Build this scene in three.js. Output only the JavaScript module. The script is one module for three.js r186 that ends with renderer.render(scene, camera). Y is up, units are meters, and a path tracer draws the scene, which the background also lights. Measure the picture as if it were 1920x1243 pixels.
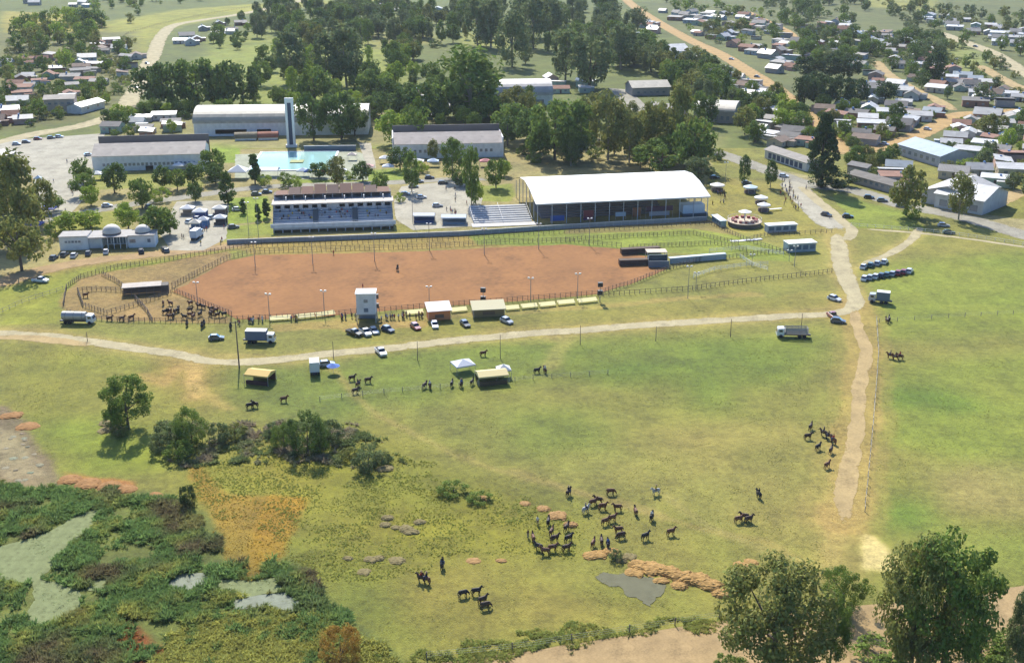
import * as THREE from 'three';
import { Sky } from 'three/addons/objects/Sky.js';
import { MarchingCubes } from 'three/addons/objects/MarchingCubes.js';
import { mergeGeometries } from 'three/addons/utils/BufferGeometryUtils.js';

// ---------------------------------------------------------------- camera, sky, sun, exposure
const CAM_H = 108.5, PITCH = 20 * Math.PI / 180, FPX = 2200, CX = 960, CY = 621.5;
const scene = new THREE.Scene();
const camera = new THREE.PerspectiveCamera(2 * Math.atan(CY / FPX) * 180 / Math.PI, 1024 / 662, 1, 9000);
camera.position.set(0, CAM_H, 0);
camera.lookAt(0, CAM_H - Math.sin(PITCH) * 100, -Math.cos(PITCH) * 100);
const SUN = new THREE.Vector3(-0.2, 0.88, -1).normalize();
const sky = new Sky();
sky.scale.setScalar(8000);
sky.material.uniforms.sunPosition.value.copy(SUN);
sky.material.uniforms.turbidity.value = 3.2;
sky.material.uniforms.rayleigh.value = 1.1;
sky.material.uniforms.mieCoefficient.value = 0.004;
scene.add(sky);
scene.environmentIntensity = 0.2;
const sun = new THREE.DirectionalLight(new THREE.Color(1, 0.93, 0.8), 4.6);
sun.position.copy(SUN).multiplyScalar(900).add(new THREE.Vector3(0, 0, -300));
sun.target.position.set(0, 0, -300);
sun.castShadow = true;
Object.assign(sun.shadow.camera, { left: -700, right: 700, top: 700, bottom: -700, near: 10, far: 3000 });
sun.shadow.mapSize.set(4096, 4096);
scene.add(sun, sun.target);
scene.fog = new THREE.FogExp2(new THREE.Color(0.86, 0.9, 0.95), 0.00006);
const renderer = new THREE.WebGLRenderer({ antialias: true });
renderer.toneMapping = THREE.LinearToneMapping;
renderer.toneMappingExposure = 1.55;
renderer.shadowMap.enabled = true;

// ---------------------------------------------------------------- helpers
let seed = 12345;
const rnd = () => { seed = (seed + 0x6d2b79f5) | 0; let t = Math.imul(seed ^ (seed >>> 15), 1 | seed); t = (t + Math.imul(t ^ (t >>> 7), 61 | t)) ^ t; return ((t ^ (t >>> 14)) >>> 0) / 4294967296; };
const rr = (a, b) => a + (b - a) * rnd();
const pick = (a) => a[Math.floor(rnd() * a.length)];
const S = Math.sin(PITCH), C = Math.cos(PITCH);
// a photo pixel gives a ray; its point is where that ray meets the ground
function P(px, py) { const u = (px - CX) / FPX, v = (py - CY) / FPX, t = CAM_H / (S + v * C); return [u * t, t * (-C + v * S)]; }
const scaleAt = (py) => (py + 179.3) * C / CAM_H;                        // photo pixels per metre across, at a ground row
function heightOf(px, pyBase, pyTop) { const z = P(px, pyBase)[1], v = (pyTop - CY) / FPX, t = z / (-C + v * S); return CAM_H - t * (S + v * C); }
const PP = (pts) => pts.map(([x, y]) => P(x, y));
const PERM = new Uint16Array(65536); for (let i = 0; i < 65536; i++) PERM[i] = Math.floor(rnd() * 65536);
const hsh = (i, j) => PERM[(i + PERM[j & 65535]) & 65535] / 65535;
function vn(x, y) { const i = Math.floor(x), j = Math.floor(y); let a = x - i, b = y - j; a = a * a * (3 - 2 * a); b = b * b * (3 - 2 * b); const p = hsh(i, j), q = hsh(i + 1, j), r = hsh(i, j + 1), s = hsh(i + 1, j + 1); return p + (q - p) * a + (r - p) * b + (p - q - r + s) * a * b; }
const fbm = (x, y, o = 4) => { let s = 0, a = 0.5, n = 0; for (let k = 0; k < o; k++) { s += a * vn(x + k * 37.1, y + k * 17.7); n += a; a *= 0.5; x *= 2.03; y *= 2.03; } return s / n; };
const lin = (c) => { c /= 255; return c <= 0.04045 ? c / 12.92 : ((c + 0.055) / 1.055) ** 2.4; };
const gam = (c) => { c = c <= 0.0031308 ? c * 12.92 : 1.055 * c ** (1 / 2.4) - 0.055; return Math.max(0, Math.min(255, Math.round(c * 255))); };
const KD = 0.52;                                                          // sunlit photo tone to base colour
const pc = (r, g, b, k = KD) => new THREE.Color().setRGB(lin(r) * k * 0.97, lin(g) * k * 1.03, lin(b) * k * 0.9);
const used = {};
function numbered(name) { const n = used[name] = (used[name] ?? -1) + 1; return n ? `${name}_${String(n).padStart(3, '0')}` : name; }
function thing(name, label, category, x = 0, z = 0, turn = 0, group, y = 0) {
  const o = new THREE.Group(); o.name = numbered(name); o.position.set(x, y, z); o.rotation.y = turn;
  o.userData = { label, category }; if (group) o.userData.group = group; scene.add(o); return o;
}
function part(name, geo, m, parent) { const o = new THREE.Mesh(geo, m); o.name = name; o.castShadow = o.receiveShadow = true; (parent ?? scene).add(o); return o; }
function struct(name, geo, m, y = 0) { const o = part(numbered(name), geo, m); o.position.y = y; o.userData = { kind: 'structure' }; return o; }
function copyOf(root, x, z, turn, scale, label, group) {
  const c = root.clone(); c.name = numbered(root.name.replace(/_\d+$/, '')); c.position.set(x, root.position.y, z); c.rotation.y = turn;
  if (scale) c.scale.set(...[scale].flat().length === 3 ? scale : [scale, scale, scale]);
  c.userData = { ...root.userData }; if (label) c.userData.label = label; if (group) c.userData.group = group; scene.add(c); return c;
}
const mats = new Map();
function M(r, g, b, rough = 0.85, o = {}) { const k = [r, g, b, rough, JSON.stringify(o, (q, v) => (v && v.isTexture ? v.uuid : v))].join(); if (!mats.has(k)) mats.set(k, new THREE.MeshPhysicalMaterial({ color: new THREE.Color().setRGB(r, g, b), roughness: rough, side: THREE.DoubleSide, ...o })); return mats.get(k); }
function MP(r, g, b, rough = 0.9, o = {}, k = KD) { const c = pc(r, g, b, k); return M(+c.r.toFixed(4), +c.g.toFixed(4), +c.b.toFixed(4), rough, o); }
// uv in metres, by the way each face points
function uvm(geo) {
  const g = geo.index ? geo.toNonIndexed() : geo, p = g.attributes.position, uv = new Float32Array(p.count * 2), n = new THREE.Vector3(), a = new THREE.Vector3(), b = new THREE.Vector3(), c = new THREE.Vector3();
  for (let i = 0; i < p.count; i += 3) {
    a.fromBufferAttribute(p, i); b.fromBufferAttribute(p, i + 1); c.fromBufferAttribute(p, i + 2);
    n.copy(b).sub(a).cross(c.clone().sub(a)); const ax = Math.abs(n.x), ay = Math.abs(n.y), az = Math.abs(n.z);
    [a, b, c].forEach((v, k) => { const q = (i + k) * 2; if (ay >= ax && ay >= az) { uv[q] = v.x; uv[q + 1] = v.z; } else if (ax > az) { uv[q] = v.z; uv[q + 1] = v.y; } else { uv[q] = v.x; uv[q + 1] = v.y; } });
  }
  g.setAttribute('uv', new THREE.BufferAttribute(uv, 2)); return g;
}
const bx = (w, h, d, x = 0, y = 0, z = 0) => new THREE.BoxGeometry(w, h, d).translate(x, y, z);        // centred in x, z and y
const bb = (x0, x1, y0, y1, z0, z1) => bx(x1 - x0, y1 - y0, z1 - z0, (x0 + x1) / 2, (y0 + y1) / 2, (z0 + z1) / 2);
const mg = (list) => mergeGeometries(list.map((g) => { const q = g.index ? g.toNonIndexed() : g; for (const k of Object.keys(q.attributes)) if (!['position', 'normal', 'uv'].includes(k)) q.deleteAttribute(k); return q; }));
function bar(ax, ay, az, bx_, by, bz, r0, r1 = r0, seg = 6) { const a = new THREE.Vector3(ax, ay, az), b = new THREE.Vector3(bx_, by, bz), d = b.clone().sub(a), g = new THREE.CylinderGeometry(r1, r0, d.length(), seg, 1); g.applyQuaternion(new THREE.Quaternion().setFromUnitVectors(new THREE.Vector3(0, 1, 0), d.normalize())); return g.translate((ax + bx_) / 2, (ay + by) / 2, (az + bz) / 2); }
const flat = (polys) => { // faces given as convex polygons of [x,y,z]
  const v = []; for (const f of polys) for (let i = 1; i < f.length - 1; i++) v.push(...f[0], ...f[i], ...f[i + 1]);
  const g = new THREE.BufferGeometry(); g.setAttribute('position', new THREE.Float32BufferAttribute(v, 3)); g.setAttribute('uv', new THREE.Float32BufferAttribute(new Float32Array(v.length / 3 * 2), 2)); g.computeVertexNormals(); return g; };
function inside(poly, x, z) { let c = false; for (let i = 0, j = poly.length - 1; i < poly.length; j = i++) { const [a, b] = poly[i], [d, e] = poly[j]; if ((b > z) !== (e > z) && x < (d - a) * (z - b) / (e - b) + a) c = !c; } return c; }
function segDist(x, z, a, b) { const dx = b[0] - a[0], dz = b[1] - a[1], t = Math.max(0, Math.min(1, ((x - a[0]) * dx + (z - a[1]) * dz) / (dx * dx + dz * dz || 1))); return Math.hypot(x - a[0] - dx * t, z - a[1] - dz * t); }
// a frame standing on two photo pixels of a front wall's foot: x runs along the front, -z goes back
function frame(px0, py0, px1, py1) { const a = P(px0, py0), b = P(px1, py1), dx = b[0] - a[0], dz = b[1] - a[1]; return { x: a[0], z: a[1], turn: Math.atan2(-dz, dx), len: Math.hypot(dx, dz) }; }
// noise texture: colour factor around white; repeats every `metres`
function noiseTex(size, f) { const d = new Uint8Array(size * size * 4); for (let j = 0; j < size; j++) for (let i = 0; i < size; i++) { const c = f(i / size, j / size), q = (j * size + i) * 4; d[q] = gam(c[0]); d[q + 1] = gam(c[1]); d[q + 2] = gam(c[2]); d[q + 3] = 255; } const t = new THREE.DataTexture(d, size, size); t.colorSpace = THREE.SRGBColorSpace; t.wrapS = t.wrapT = THREE.RepeatWrapping; t.magFilter = THREE.LinearFilter; t.needsUpdate = true; return t; }
function tile(f) { return (u, v) => { const a = u * u * (3 - 2 * u), b = v * v * (3 - 2 * v); return (f(u, v) * (1 - a) + f(u - 1, v) * a) * (1 - b) + (f(u, v - 1) * (1 - a) + f(u - 1, v - 1) * a) * b; }; }
const rep = (t, metres) => { const c = t.clone(); c.repeat.set(1 / metres, 1 / metres); c.needsUpdate = true; return c; };
const stainN = tile((u, v) => fbm(u * 6 + 40, v * 6 + 90, 5)), fineN = tile((u, v) => fbm(u * 40 + 9, v * 40 + 3, 3));
const stainTex = noiseTex(256, (u, v) => { const s = 0.76 + 0.34 * stainN(u, v) + 0.15 * (fineN(u, v) - 0.5); return [s, s * 0.99, s * 0.97]; });
const earthTex = noiseTex(512, (u, v) => { const s = 0.55 + 0.55 * stainN(u, v) + 0.45 * (fineN(u, v) - 0.5); return [s, s * 0.98, s * 0.95]; });
const sheetTex = noiseTex(256, (u, v) => { const st = 0.82 + 0.12 * Math.sin(u * Math.PI * 2 * 16), s = st * (0.6 + 0.6 * stainN(u * 0.5, v)); return [s, s * 0.98, s * 0.95]; });
// ---------------------------------------------------------------- ground: two computed plans of what grows and lies where
const roads = [];                                                        // {pts, w} in world metres, kept free of houses and trees
function groundTex(x0, x1, z0, z1, w, h, base, paint, warp, fine, soft) {
  const cv = document.createElement('canvas'); cv.width = w; cv.height = h; const c = cv.getContext('2d');
  const X = (x) => (x - x0) / (x1 - x0) * w, Z = (z) => (z - z0) / (z1 - z0) * h;
  c.fillStyle = `rgb(${base})`; c.fillRect(0, 0, w, h);
  const blur = (r) => { if (r < 1) return; const im = c.getImageData(0, 0, w, h), a = im.data, row = new Float32Array(Math.max(w, h));
    for (let pass = 0; pass < 2; pass++) for (const [n, m, sn, sm] of [[w, h, 4, w * 4], [h, w, w * 4, 4]]) for (let k = 0; k < m; k++) for (let ch = 0; ch < 3; ch++) { let s = 0; const o = k * sm + ch; for (let i = -r; i <= r; i++) s += a[o + Math.min(n - 1, Math.max(0, i)) * sn]; for (let i = 0; i < n; i++) { row[i] = s / (2 * r + 1); s += a[o + Math.min(n - 1, i + r + 1) * sn] - a[o + Math.max(0, i - r) * sn]; } for (let i = 0; i < n; i++) a[o + i * sn] = row[i]; }
    c.putImageData(im, 0, 0); };
  for (const k of [1, 0]) { for (const p of paint) if ((p.soft ?? 0) === k) draw(p); blur(Math.round((k ? soft : 0.5) * w / (x1 - x0))); }
  function draw(p) {
    const q = PP(p.at); c.globalAlpha = p.a ?? 1; c.beginPath(); q.forEach(([x, z], i) => (i ? c.lineTo(X(x), Z(z)) : c.moveTo(X(x), Z(z))));
    if (p.w) { c.lineJoin = c.lineCap = 'round'; c.strokeStyle = `rgb(${p.c})`; for (const k of [1.7, 1]) { c.globalAlpha = (p.a ?? 1) * (k > 1 ? 0.45 : 1); c.lineWidth = p.w * k * w / (x1 - x0); c.stroke(); } } else { c.fillStyle = `rgb(${p.c})`; c.closePath(); c.fill(); }
  }
  const src = c.getImageData(0, 0, w, h).data, d = new Uint8Array(w * h * 4), mx = (x1 - x0) / w, mz = (z1 - z0) / h;
  const L = new Float32Array(256); for (let i = 0; i < 256; i++) L[i] = lin(i) * KD;
  const G = new Uint8Array(4097); for (let i = 0; i <= 4096; i++) G[i] = gam(i / 4096);
  for (let j = 0; j < h; j++) for (let i = 0; i < w; i++) {
    const x = x0 + (i + 0.5) * mx, z = z0 + (j + 0.5) * mz, n1 = fbm(x / 17, z / 17, 3) - 0.5, n2 = fbm(x / 13 + 70, z / 13 + 31, 3) - 0.5, n3 = vn(x / 2.1, z / 2.1) - 0.5, n4 = vn(x / 2.3 + 9, z / 2.3 + 50) - 0.5, n5 = hsh(i, j) - 0.5;
    let a = Math.round(i + (n1 * warp * 3 + n3 * warp * 0.5 + n5 * warp * 0.35) / mx), b = Math.round(j + (n2 * warp * 3 + n4 * warp * 0.5 + (hsh(j, i + 77) - 0.5) * warp * 0.35) / mz);
    a = a < 0 ? 0 : a >= w ? w - 1 : a; b = b < 0 ? 0 : b >= h ? h - 1 : b;
    const q = (b * w + a) * 4, o = (j * w + i) * 4;
    const broad = fbm(x / 42 + 5, z / 30 + 8, 3) - 0.5, mid = fbm(x / 6 + 100, z / 6 + 40, 3) - 0.5, sm = vn(x / 0.8, z / 0.8) - 0.5;
    const f = 1 + 0.45 * broad + 0.6 * mid + fine * (0.4 * sm + 0.35 * n5), dry = 1 + 0.6 * broad + 0.9 * n2;
    d[o] = G[Math.min(4096, Math.max(0, L[src[q]] * f * (0.98 + 0.18 * dry) * 4096 | 0))]; d[o + 1] = G[Math.min(4096, Math.max(0, L[src[q + 1]] * f * 1.05 * 4096 | 0))]; d[o + 2] = G[Math.min(4096, Math.max(0, L[src[q + 2]] * f * (0.46 + 0.14 * dry) * 4096 | 0))]; d[o + 3] = 255;
  }
  const t = new THREE.DataTexture(d, w, h); t.colorSpace = THREE.SRGBColorSpace; t.magFilter = THREE.LinearFilter; t.wrapS = t.wrapT = THREE.MirroredRepeatWrapping; t.needsUpdate = true; return t;
}
function sheet(x0, x1, z0, z1, nx, nz, u0, u1, v0, v1) { const g = new THREE.PlaneGeometry(x1 - x0, z1 - z0, nx, nz).rotateX(-Math.PI / 2).translate((x0 + x1) / 2, 0, (z0 + z1) / 2), p = g.attributes.position, uv = g.attributes.uv; for (let i = 0; i < p.count; i++) uv.setXY(i, (p.getX(i) - u0) / (u1 - u0), (p.getZ(i) - v0) / (v1 - v0)); return g; }
const bumpTex = noiseTex(256, (u, v) => { const s = 0.15 + 0.7 * fineN(u, v); return [s, s, s]; }); bumpTex.colorSpace = THREE.NoColorSpace;

const FARP = [
  { at: [[0, 20], [180, 30], [200, 50], [180, 80], [0, 78]], c: [180, 174, 80], soft: 1 },
  { at: [[195, 92], [205, 40], [330, 18], [500, 5], [700, -30], [720, 0], [500, 20], [390, 38], [330, 50], [300, 70], [272, 100]], c: [166, 172, 74], soft: 1 },
  { at: [[390, 70], [560, 50], [760, 70], [780, 175], [480, 195], [380, 120]], c: [146, 162, 70], soft: 1 },
  { at: [[660, 60], [800, 45], [830, 80], [700, 95]], c: [148, 155, 92], soft: 1 },
  { at: [[860, 60], [950, 55], [960, 90], [870, 90]], c: [160, 170, 90], soft: 1 },
  { at: [[1180, -30], [1300, 100], [1420, 220], [1500, 330], [1600, 360], [2050, 470], [2050, -30]], c: [112, 124, 72], soft: 1 },
  { at: [[1600, -10], [1760, -20], [1760, 22], [1640, 14]], c: [158, 164, 90], soft: 1 },
  { at: [[1760, 66], [1850, 100], [1840, 140], [1750, 120]], c: [150, 165, 100], soft: 1 },
  { at: [[0, 60], [250, 60], [250, 180], [180, 222], [-100, 262], [-100, 60]], c: [124, 130, 80], soft: 1 },
  { at: [[170, 255], [400, 200], [700, 200], [960, 250], [1340, 250], [1340, 330], [960, 340], [170, 345]], c: [162, 162, 124], soft: 1 },
  { at: [[400, 270], [450, 272], [450, 305], [400, 300]], c: [148, 180, 60], soft: 1 },
  { at: [[690, 275], [745, 275], [740, 310], [690, 312]], c: [150, 178, 64], soft: 1 },
  { at: [[1340, 280], [1480, 320], [1500, 350], [1340, 320]], c: [150, 155, 80], soft: 1 },
];
const NEARP = [
  // fairground
  { at: [[-200, 280], [1330, 280], [1340, 440], [960, 432], [430, 460], [300, 470], [-200, 560]], c: [176, 170, 134] },
  { at: [[90, 405], [220, 395], [230, 430], [90, 440]], c: [158, 165, 72] },
  { at: [[425, 372], [505, 368], [502, 415], [430, 420]], c: [156, 182, 58] },
  { at: [[425, 425], [515, 417], [515, 444], [425, 455]], c: [148, 165, 70] },
  { at: [[745, 368], [818, 368], [812, 395], [765, 402]], c: [150, 172, 72] },
  { at: [[740, 420], [832, 414], [832, 430], [740, 437]], c: [165, 165, 84] },
  { at: [[868, 352], [955, 345], [962, 378], [868, 378]], c: [152, 168, 76] },
  { at: [[530, 325], [780, 315], [780, 340], [530, 345]], c: [150, 175, 74] },
  { at: [[400, 272], [450, 272], [450, 305], [400, 305]], c: [148, 180, 60] },
  { at: [[175, 325], [380, 320], [380, 350], [175, 355]], c: [156, 165, 88] },
  { at: [[1325, 330], [1470, 345], [1560, 440], [1480, 445], [1330, 430]], c: [166, 164, 88] },
  { at: [[1470, 330], [1520, 345], [1750, 400], [2050, 470], [2050, 430], [1700, 380], [1480, 320]], c: [190, 184, 160] },
  { at: [[1560, 362], [1700, 398], [1740, 430], [1600, 428]], c: [148, 168, 66] },
  // between the wall and the arena
  { at: [[430, 457], [1010, 430], [1330, 412], [1340, 425], [1010, 462], [480, 482]], c: [178, 160, 96] },
  { at: [[880, 440], [1330, 418], [1480, 470], [1480, 490], [1180, 470], [900, 458]], c: [148, 168, 70] },
  { at: [[1060, 418], [1330, 410], [1400, 445], [1300, 430], [1060, 440]], c: [150, 140, 104], a: 0.8 },
  { at: [[0, 545], [120, 505], [400, 470], [470, 470], [330, 490], [130, 520], [110, 610], [0, 612]], c: [158, 168, 66] },
  { at: [[118, 560], [135, 525], [250, 500], [430, 470], [430, 500], [330, 545], [430, 600], [230, 604], [125, 590]], c: [176, 152, 112] },
  { at: [[330, 560], [430, 595], [430, 606], [300, 604]], c: [160, 140, 100] },
  { at: [[620, 612], [1000, 590], [1400, 560], [1580, 545], [1580, 585], [1300, 598], [700, 640]], c: [160, 158, 84] },
  { at: [[640, 600], [900, 590], [1110, 575], [1330, 557], [1420, 552]], c: [196, 176, 118], w: 3, a: 0.55 },
  { at: [[640, 605], [800, 598], [800, 612], [640, 620]], c: [190, 165, 112] },
  { at: [[505, 605], [660, 600], [660, 615], [505, 622]], c: [184, 166, 108] },
  // pasture
  { at: [[0, 640], [400, 690], [430, 770], [190, 850], [100, 880], [70, 790], [0, 770]], c: [152, 156, 72], soft: 1 },
  { at: [[50, 790], [200, 780], [330, 830], [330, 880], [130, 890]], c: [140, 158, 58], soft: 1 },
  { at: [[660, 650], [1000, 640], [1340, 632], [1570, 625], [1500, 700], [1340, 760], [1200, 720], [1000, 710], [800, 760], [620, 740]], c: [128, 152, 58], soft: 1, a: 0.75 },
  { at: [[430, 690], [640, 690], [700, 740], [660, 800], [500, 790], [430, 740]], c: [122, 146, 62], soft: 1, a: 0.8 },
  { at: [[1120, 690], [1330, 680], [1240, 700], [1130, 702]], c: [108, 150, 44], soft: 1, a: 0.7 },
  { at: [[1300, 640], [1440, 640], [1400, 670], [1330, 800], [1290, 700]], c: [118, 150, 52], soft: 1, a: 0.5 },
  { at: [[940, 780], [1100, 760], [1180, 860], [1040, 880]], c: [126, 152, 60], soft: 1, a: 0.6 },
  { at: [[780, 850], [1000, 900], [1300, 960], [1450, 1040], [1570, 1080], [1590, 880], [1500, 790], [1330, 790], [1150, 830], [960, 860], [820, 820]], c: [166, 160, 100], soft: 1, a: 0.65 },
  { at: [[640, 760], [900, 840], [1000, 900], [900, 900], [700, 830]], c: [160, 156, 84], soft: 1, a: 0.6 },
  { at: [[1050, 960], [1400, 1000], [1540, 1060], [1560, 1150], [1350, 1150], [1200, 1060]], c: [154, 152, 84], soft: 1, a: 0.7 },
  { at: [[640, 1100], [900, 1040], [1100, 1090], [1290, 1140], [1000, 1200], [820, 1225], [720, 1200]], c: [150, 148, 76], soft: 1 },
  { at: [[840, 1130], [1100, 1100], [1140, 1150], [880, 1180]], c: [166, 158, 94], soft: 1, a: 0.6 },
  { at: [[600, 1040], [700, 1080], [760, 1200], [700, 1230], [640, 1150]], c: [122, 140, 60], soft: 1, a: 0.8 },
  { at: [[350, 880], [640, 790], [760, 850], [860, 900], [1000, 940], [1090, 985], [1060, 1045], [900, 1040], [720, 1080], [600, 1090], [520, 1010], [350, 950]], c: [146, 150, 58], soft: 1 },
  { at: [[640, 980], [900, 930], [1010, 960], [960, 1030], [760, 1030]], c: [158, 156, 56], soft: 1, a: 0.7 },
  { at: [[440, 850], [560, 870], [600, 930], [480, 920]], c: [164, 162, 60], soft: 1, a: 0.7 },
  { at: [[250, 720], [330, 650], [420, 690], [430, 760], [380, 770], [330, 740]], c: [180, 160, 98], soft: 1, a: 0.7 },
  { at: [[362, 680], [362, 720], [366, 745]], c: [212, 186, 130], w: 4 },
  { at: [[330, 690], [300, 720], [270, 700]], c: [196, 168, 116], w: 3, a: 0.7 },
  { at: [[300, 672], [345, 665], [340, 680], [310, 682]], c: [150, 100, 66], soft: 1 },
  { at: [[360, 730], [400, 745], [430, 765]], c: [200, 180, 124], w: 2.5, a: 0.6 },
  // worn lines over the pasture
  { at: [[610, 690], [650, 730], [700, 775], [850, 850], [1000, 905], [1180, 950], [1300, 985], [1420, 1010], [1500, 1050]], c: [186, 172, 122], w: 1.6, a: 0.5 },
  { at: [[1240, 930], [1340, 985], [1450, 1040], [1520, 1100]], c: [186, 176, 128], w: 1.2, a: 0.45 },
  { at: [[960, 880], [1100, 935], [1240, 975]], c: [182, 166, 120], w: 1.5, a: 0.4 },
  { at: [[1020, 625], [1060, 640], [1040, 690]], c: [184, 176, 120], w: 4, a: 0.5 },
  { at: [[1110, 600], [1130, 590], [1160, 605], [1100, 615]], c: [196, 190, 160], soft: 1 },
  { at: [[1580, 900], [1560, 1000], [1550, 1080]], c: [190, 174, 124], w: 4, a: 0.5 },
  { at: [[1600, 900], [1590, 1000], [1600, 1090]], c: [176, 166, 112], w: 3, a: 0.4 },
  { at: [[1500, 1050], [1560, 1040], [1580, 1075], [1520, 1085]], c: [190, 166, 110], soft: 1, a: 0.7 },
  { at: [[1622, 690], [1615, 820], [1604, 960]], c: [186, 172, 118], w: 7, a: 0.4 },
  // right-hand meadow
  { at: [[1620, 500], [1920, 470], [2050, 480], [2050, 620], [1640, 640]], c: [150, 166, 70], soft: 1 },
  { at: [[1640, 690], [1920, 660], [2050, 680], [2050, 900], [1640, 830]], c: [146, 162, 72], soft: 1 },
  { at: [[1640, 730], [1760, 725], [1850, 770], [1740, 775], [1650, 770]], c: [116, 150, 50], soft: 1, a: 0.9 },
  { at: [[1750, 870], [1920, 860], [2050, 880], [2050, 1000], [1760, 960]], c: [168, 162, 114], soft: 1, a: 0.8 },
  { at: [[1625, 940], [1740, 930], [1760, 985], [1700, 1010], [1640, 985]], c: [112, 148, 54], soft: 1, a: 0.9 },
  { at: [[1760, 1000], [2050, 980], [2050, 1090], [1830, 1080]], c: [150, 164, 82], soft: 1 },
  { at: [[1612, 1002], [1640, 1008], [1690, 1060], [1678, 1074], [1612, 1074]], c: [234, 224, 178], soft: 0 },
  { at: [[1572, 432], [1574, 480], [1592, 535], [1604, 560], [1590, 582], [1500, 592], [1300, 604], [1100, 619], [900, 634], [700, 656], [520, 675], [390, 677], [260, 654], [100, 632], [-80, 622]], c: [200, 182, 130], w: 8, a: 0.5 },
  { at: [[1602, 570], [1606, 610], [1624, 655], [1614, 710], [1608, 800], [1594, 880], [1578, 985]], c: [196, 172, 118], w: 9, a: 0.55 },
  { at: [[-80, 545], [0, 530], [130, 496], [330, 473], [490, 452]], c: [196, 168, 120], w: 9, a: 0.5 },
  { at: [[1605, 500], [1660, 480], [1722, 436]], c: [196, 184, 130], w: 5, a: 0.5 },
  // wet hollow
  { at: [[0, 890], [330, 930], [420, 1000], [560, 1050], [660, 1170], [760, 1243], [760, 1300], [-200, 1300], [-200, 880]], c: [118, 134, 72] },
  { at: [[345, 872], [380, 872], [420, 930], [580, 935], [530, 1040], [480, 1095], [450, 1090], [400, 990]], c: [172, 142, 58], a: 0.8 },
  { at: [[500, 930], [580, 935], [530, 1040], [470, 1060], [470, 1000]], c: [184, 148, 42], a: 0.8 },
  { at: [[215, 1145], [320, 1260], [150, 1280]], c: [150, 92, 40] },
  { at: [[0, 765], [40, 780], [90, 860], [110, 905], [40, 915], [0, 900], [-60, 850]], c: [150, 138, 126] },
  { at: [[0, 800], [50, 830], [85, 890], [30, 900], [0, 880]], c: [180, 170, 160], a: 0.8 },
  { at: [[110, 885], [250, 905], [250, 925], [150, 915]], c: [190, 140, 90] },
];
const farTex = groundTex(-760, 760, -1620, -480, 2048, 1536, [112, 128, 58], FARP, 4, 0.8, 6);
const nearTex = groundTex(-255, 255, -552, -140, 2048, 1654, [150, 154, 82], NEARP, 1.5, 1, 4);
struct('ground', sheet(-4000, 4000, -6000, 1500, 40, 40, -760, 760, -1620, -480), new THREE.MeshStandardMaterial({ map: farTex, roughness: 1 }));
{ const bump = rep(bumpTex, 1); bump.repeat.set(510 / 5, 412 / 5);
  struct('pasture', sheet(-255, 255, -552, -140, 40, 30, -255, 255, -552, -140), new THREE.MeshStandardMaterial({ map: nearTex, roughness: 1, bumpMap: bump, bumpScale: 0.35 }), 0.03); }

// ---------------------------------------------------------------- roads, tracks and yards
let layer = 0.04;
const grainTex = noiseTex(256, (u, v) => { const c = Math.max(0.12, Math.min(1, 0.5 + 2.2 * (0.5 * stainN(u, v) + 0.5 * fineN(u, v) - 0.5))); return [c, c, c]; }); grainTex.colorSpace = THREE.NoColorSpace; grainTex.repeat.set(1 / 9, 1 / 9);
const edgedM = new Map(); function edged(m) { if (!edgedM.has(m)) { const c = m.clone(); c.vertexColors = true; c.alphaMap = grainTex; c.alphaTest = 0.3; edgedM.set(m, c); } return edgedM.get(m); }
function smoothLine(px, step) { const c = new THREE.CatmullRomCurve3(PP(px).map(([x, z]) => new THREE.Vector3(x, 0, z)), false, 'centripetal'); return c.getSpacedPoints(Math.max(8, Math.ceil(c.getLength() / step))).map((p) => [p.x, p.z]); }
function road(name, px, width, m, ragged = 0.5, step = 1) {
  const pts = smoothLine(px, step), n = pts.length, pos = [], uv = [], idx = []; roads.push({ pts: pts.filter((_, i) => i % 4 === 0 || i === n - 1), w: width / 2 });
  const W = Array.isArray(width) ? width : null;
  const ROW = [-1.75, -0.55, 0, 0.55, 1.75], AL = [0, 1, 1, 1, 0], col = [];
  for (let i = 0; i < n; i++) { const a = pts[Math.max(0, i - 1)], b = pts[Math.min(n - 1, i + 1)], l = Math.hypot(b[0] - a[0], b[1] - a[1]) || 1, nx = -(b[1] - a[1]) / l, nz = (b[0] - a[0]) / l, w = W ? W[0] + (W[1] - W[0]) * i / (n - 1) : width, end = Math.min(1, Math.min(i, n - 1 - i) / 14);
    ROW.forEach((s, k) => { const e = s * w / 2 + Math.sign(s) * ragged * (fbm(pts[i][0] / 6 + Math.sign(s) * 40, pts[i][1] / 6, 3) - 0.5) * 1.6, x = pts[i][0] + nx * e, z = pts[i][1] + nz * e; pos.push(x, 0, z); uv.push(x, z); col.push(1, 1, 1, AL[k] * end); });
    if (i) for (const k of [0, 1, 2, 3]) { const p = (i - 1) * 5 + k, q = i * 5 + k; idx.push(p, q, p + 1, p + 1, q, q + 1); } }
  if (W) roads[roads.length - 1].w = Math.max(...W) / 2;
  const g = new THREE.BufferGeometry(); g.setAttribute('position', new THREE.Float32BufferAttribute(pos, 3)); g.setAttribute('uv', new THREE.Float32BufferAttribute(uv, 2)); g.setAttribute('color', new THREE.Float32BufferAttribute(col, 4)); g.setIndex(idx); g.computeVertexNormals();
  const o = struct(name, g, edged(m), layer); layer += 0.002; return o;
}
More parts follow.
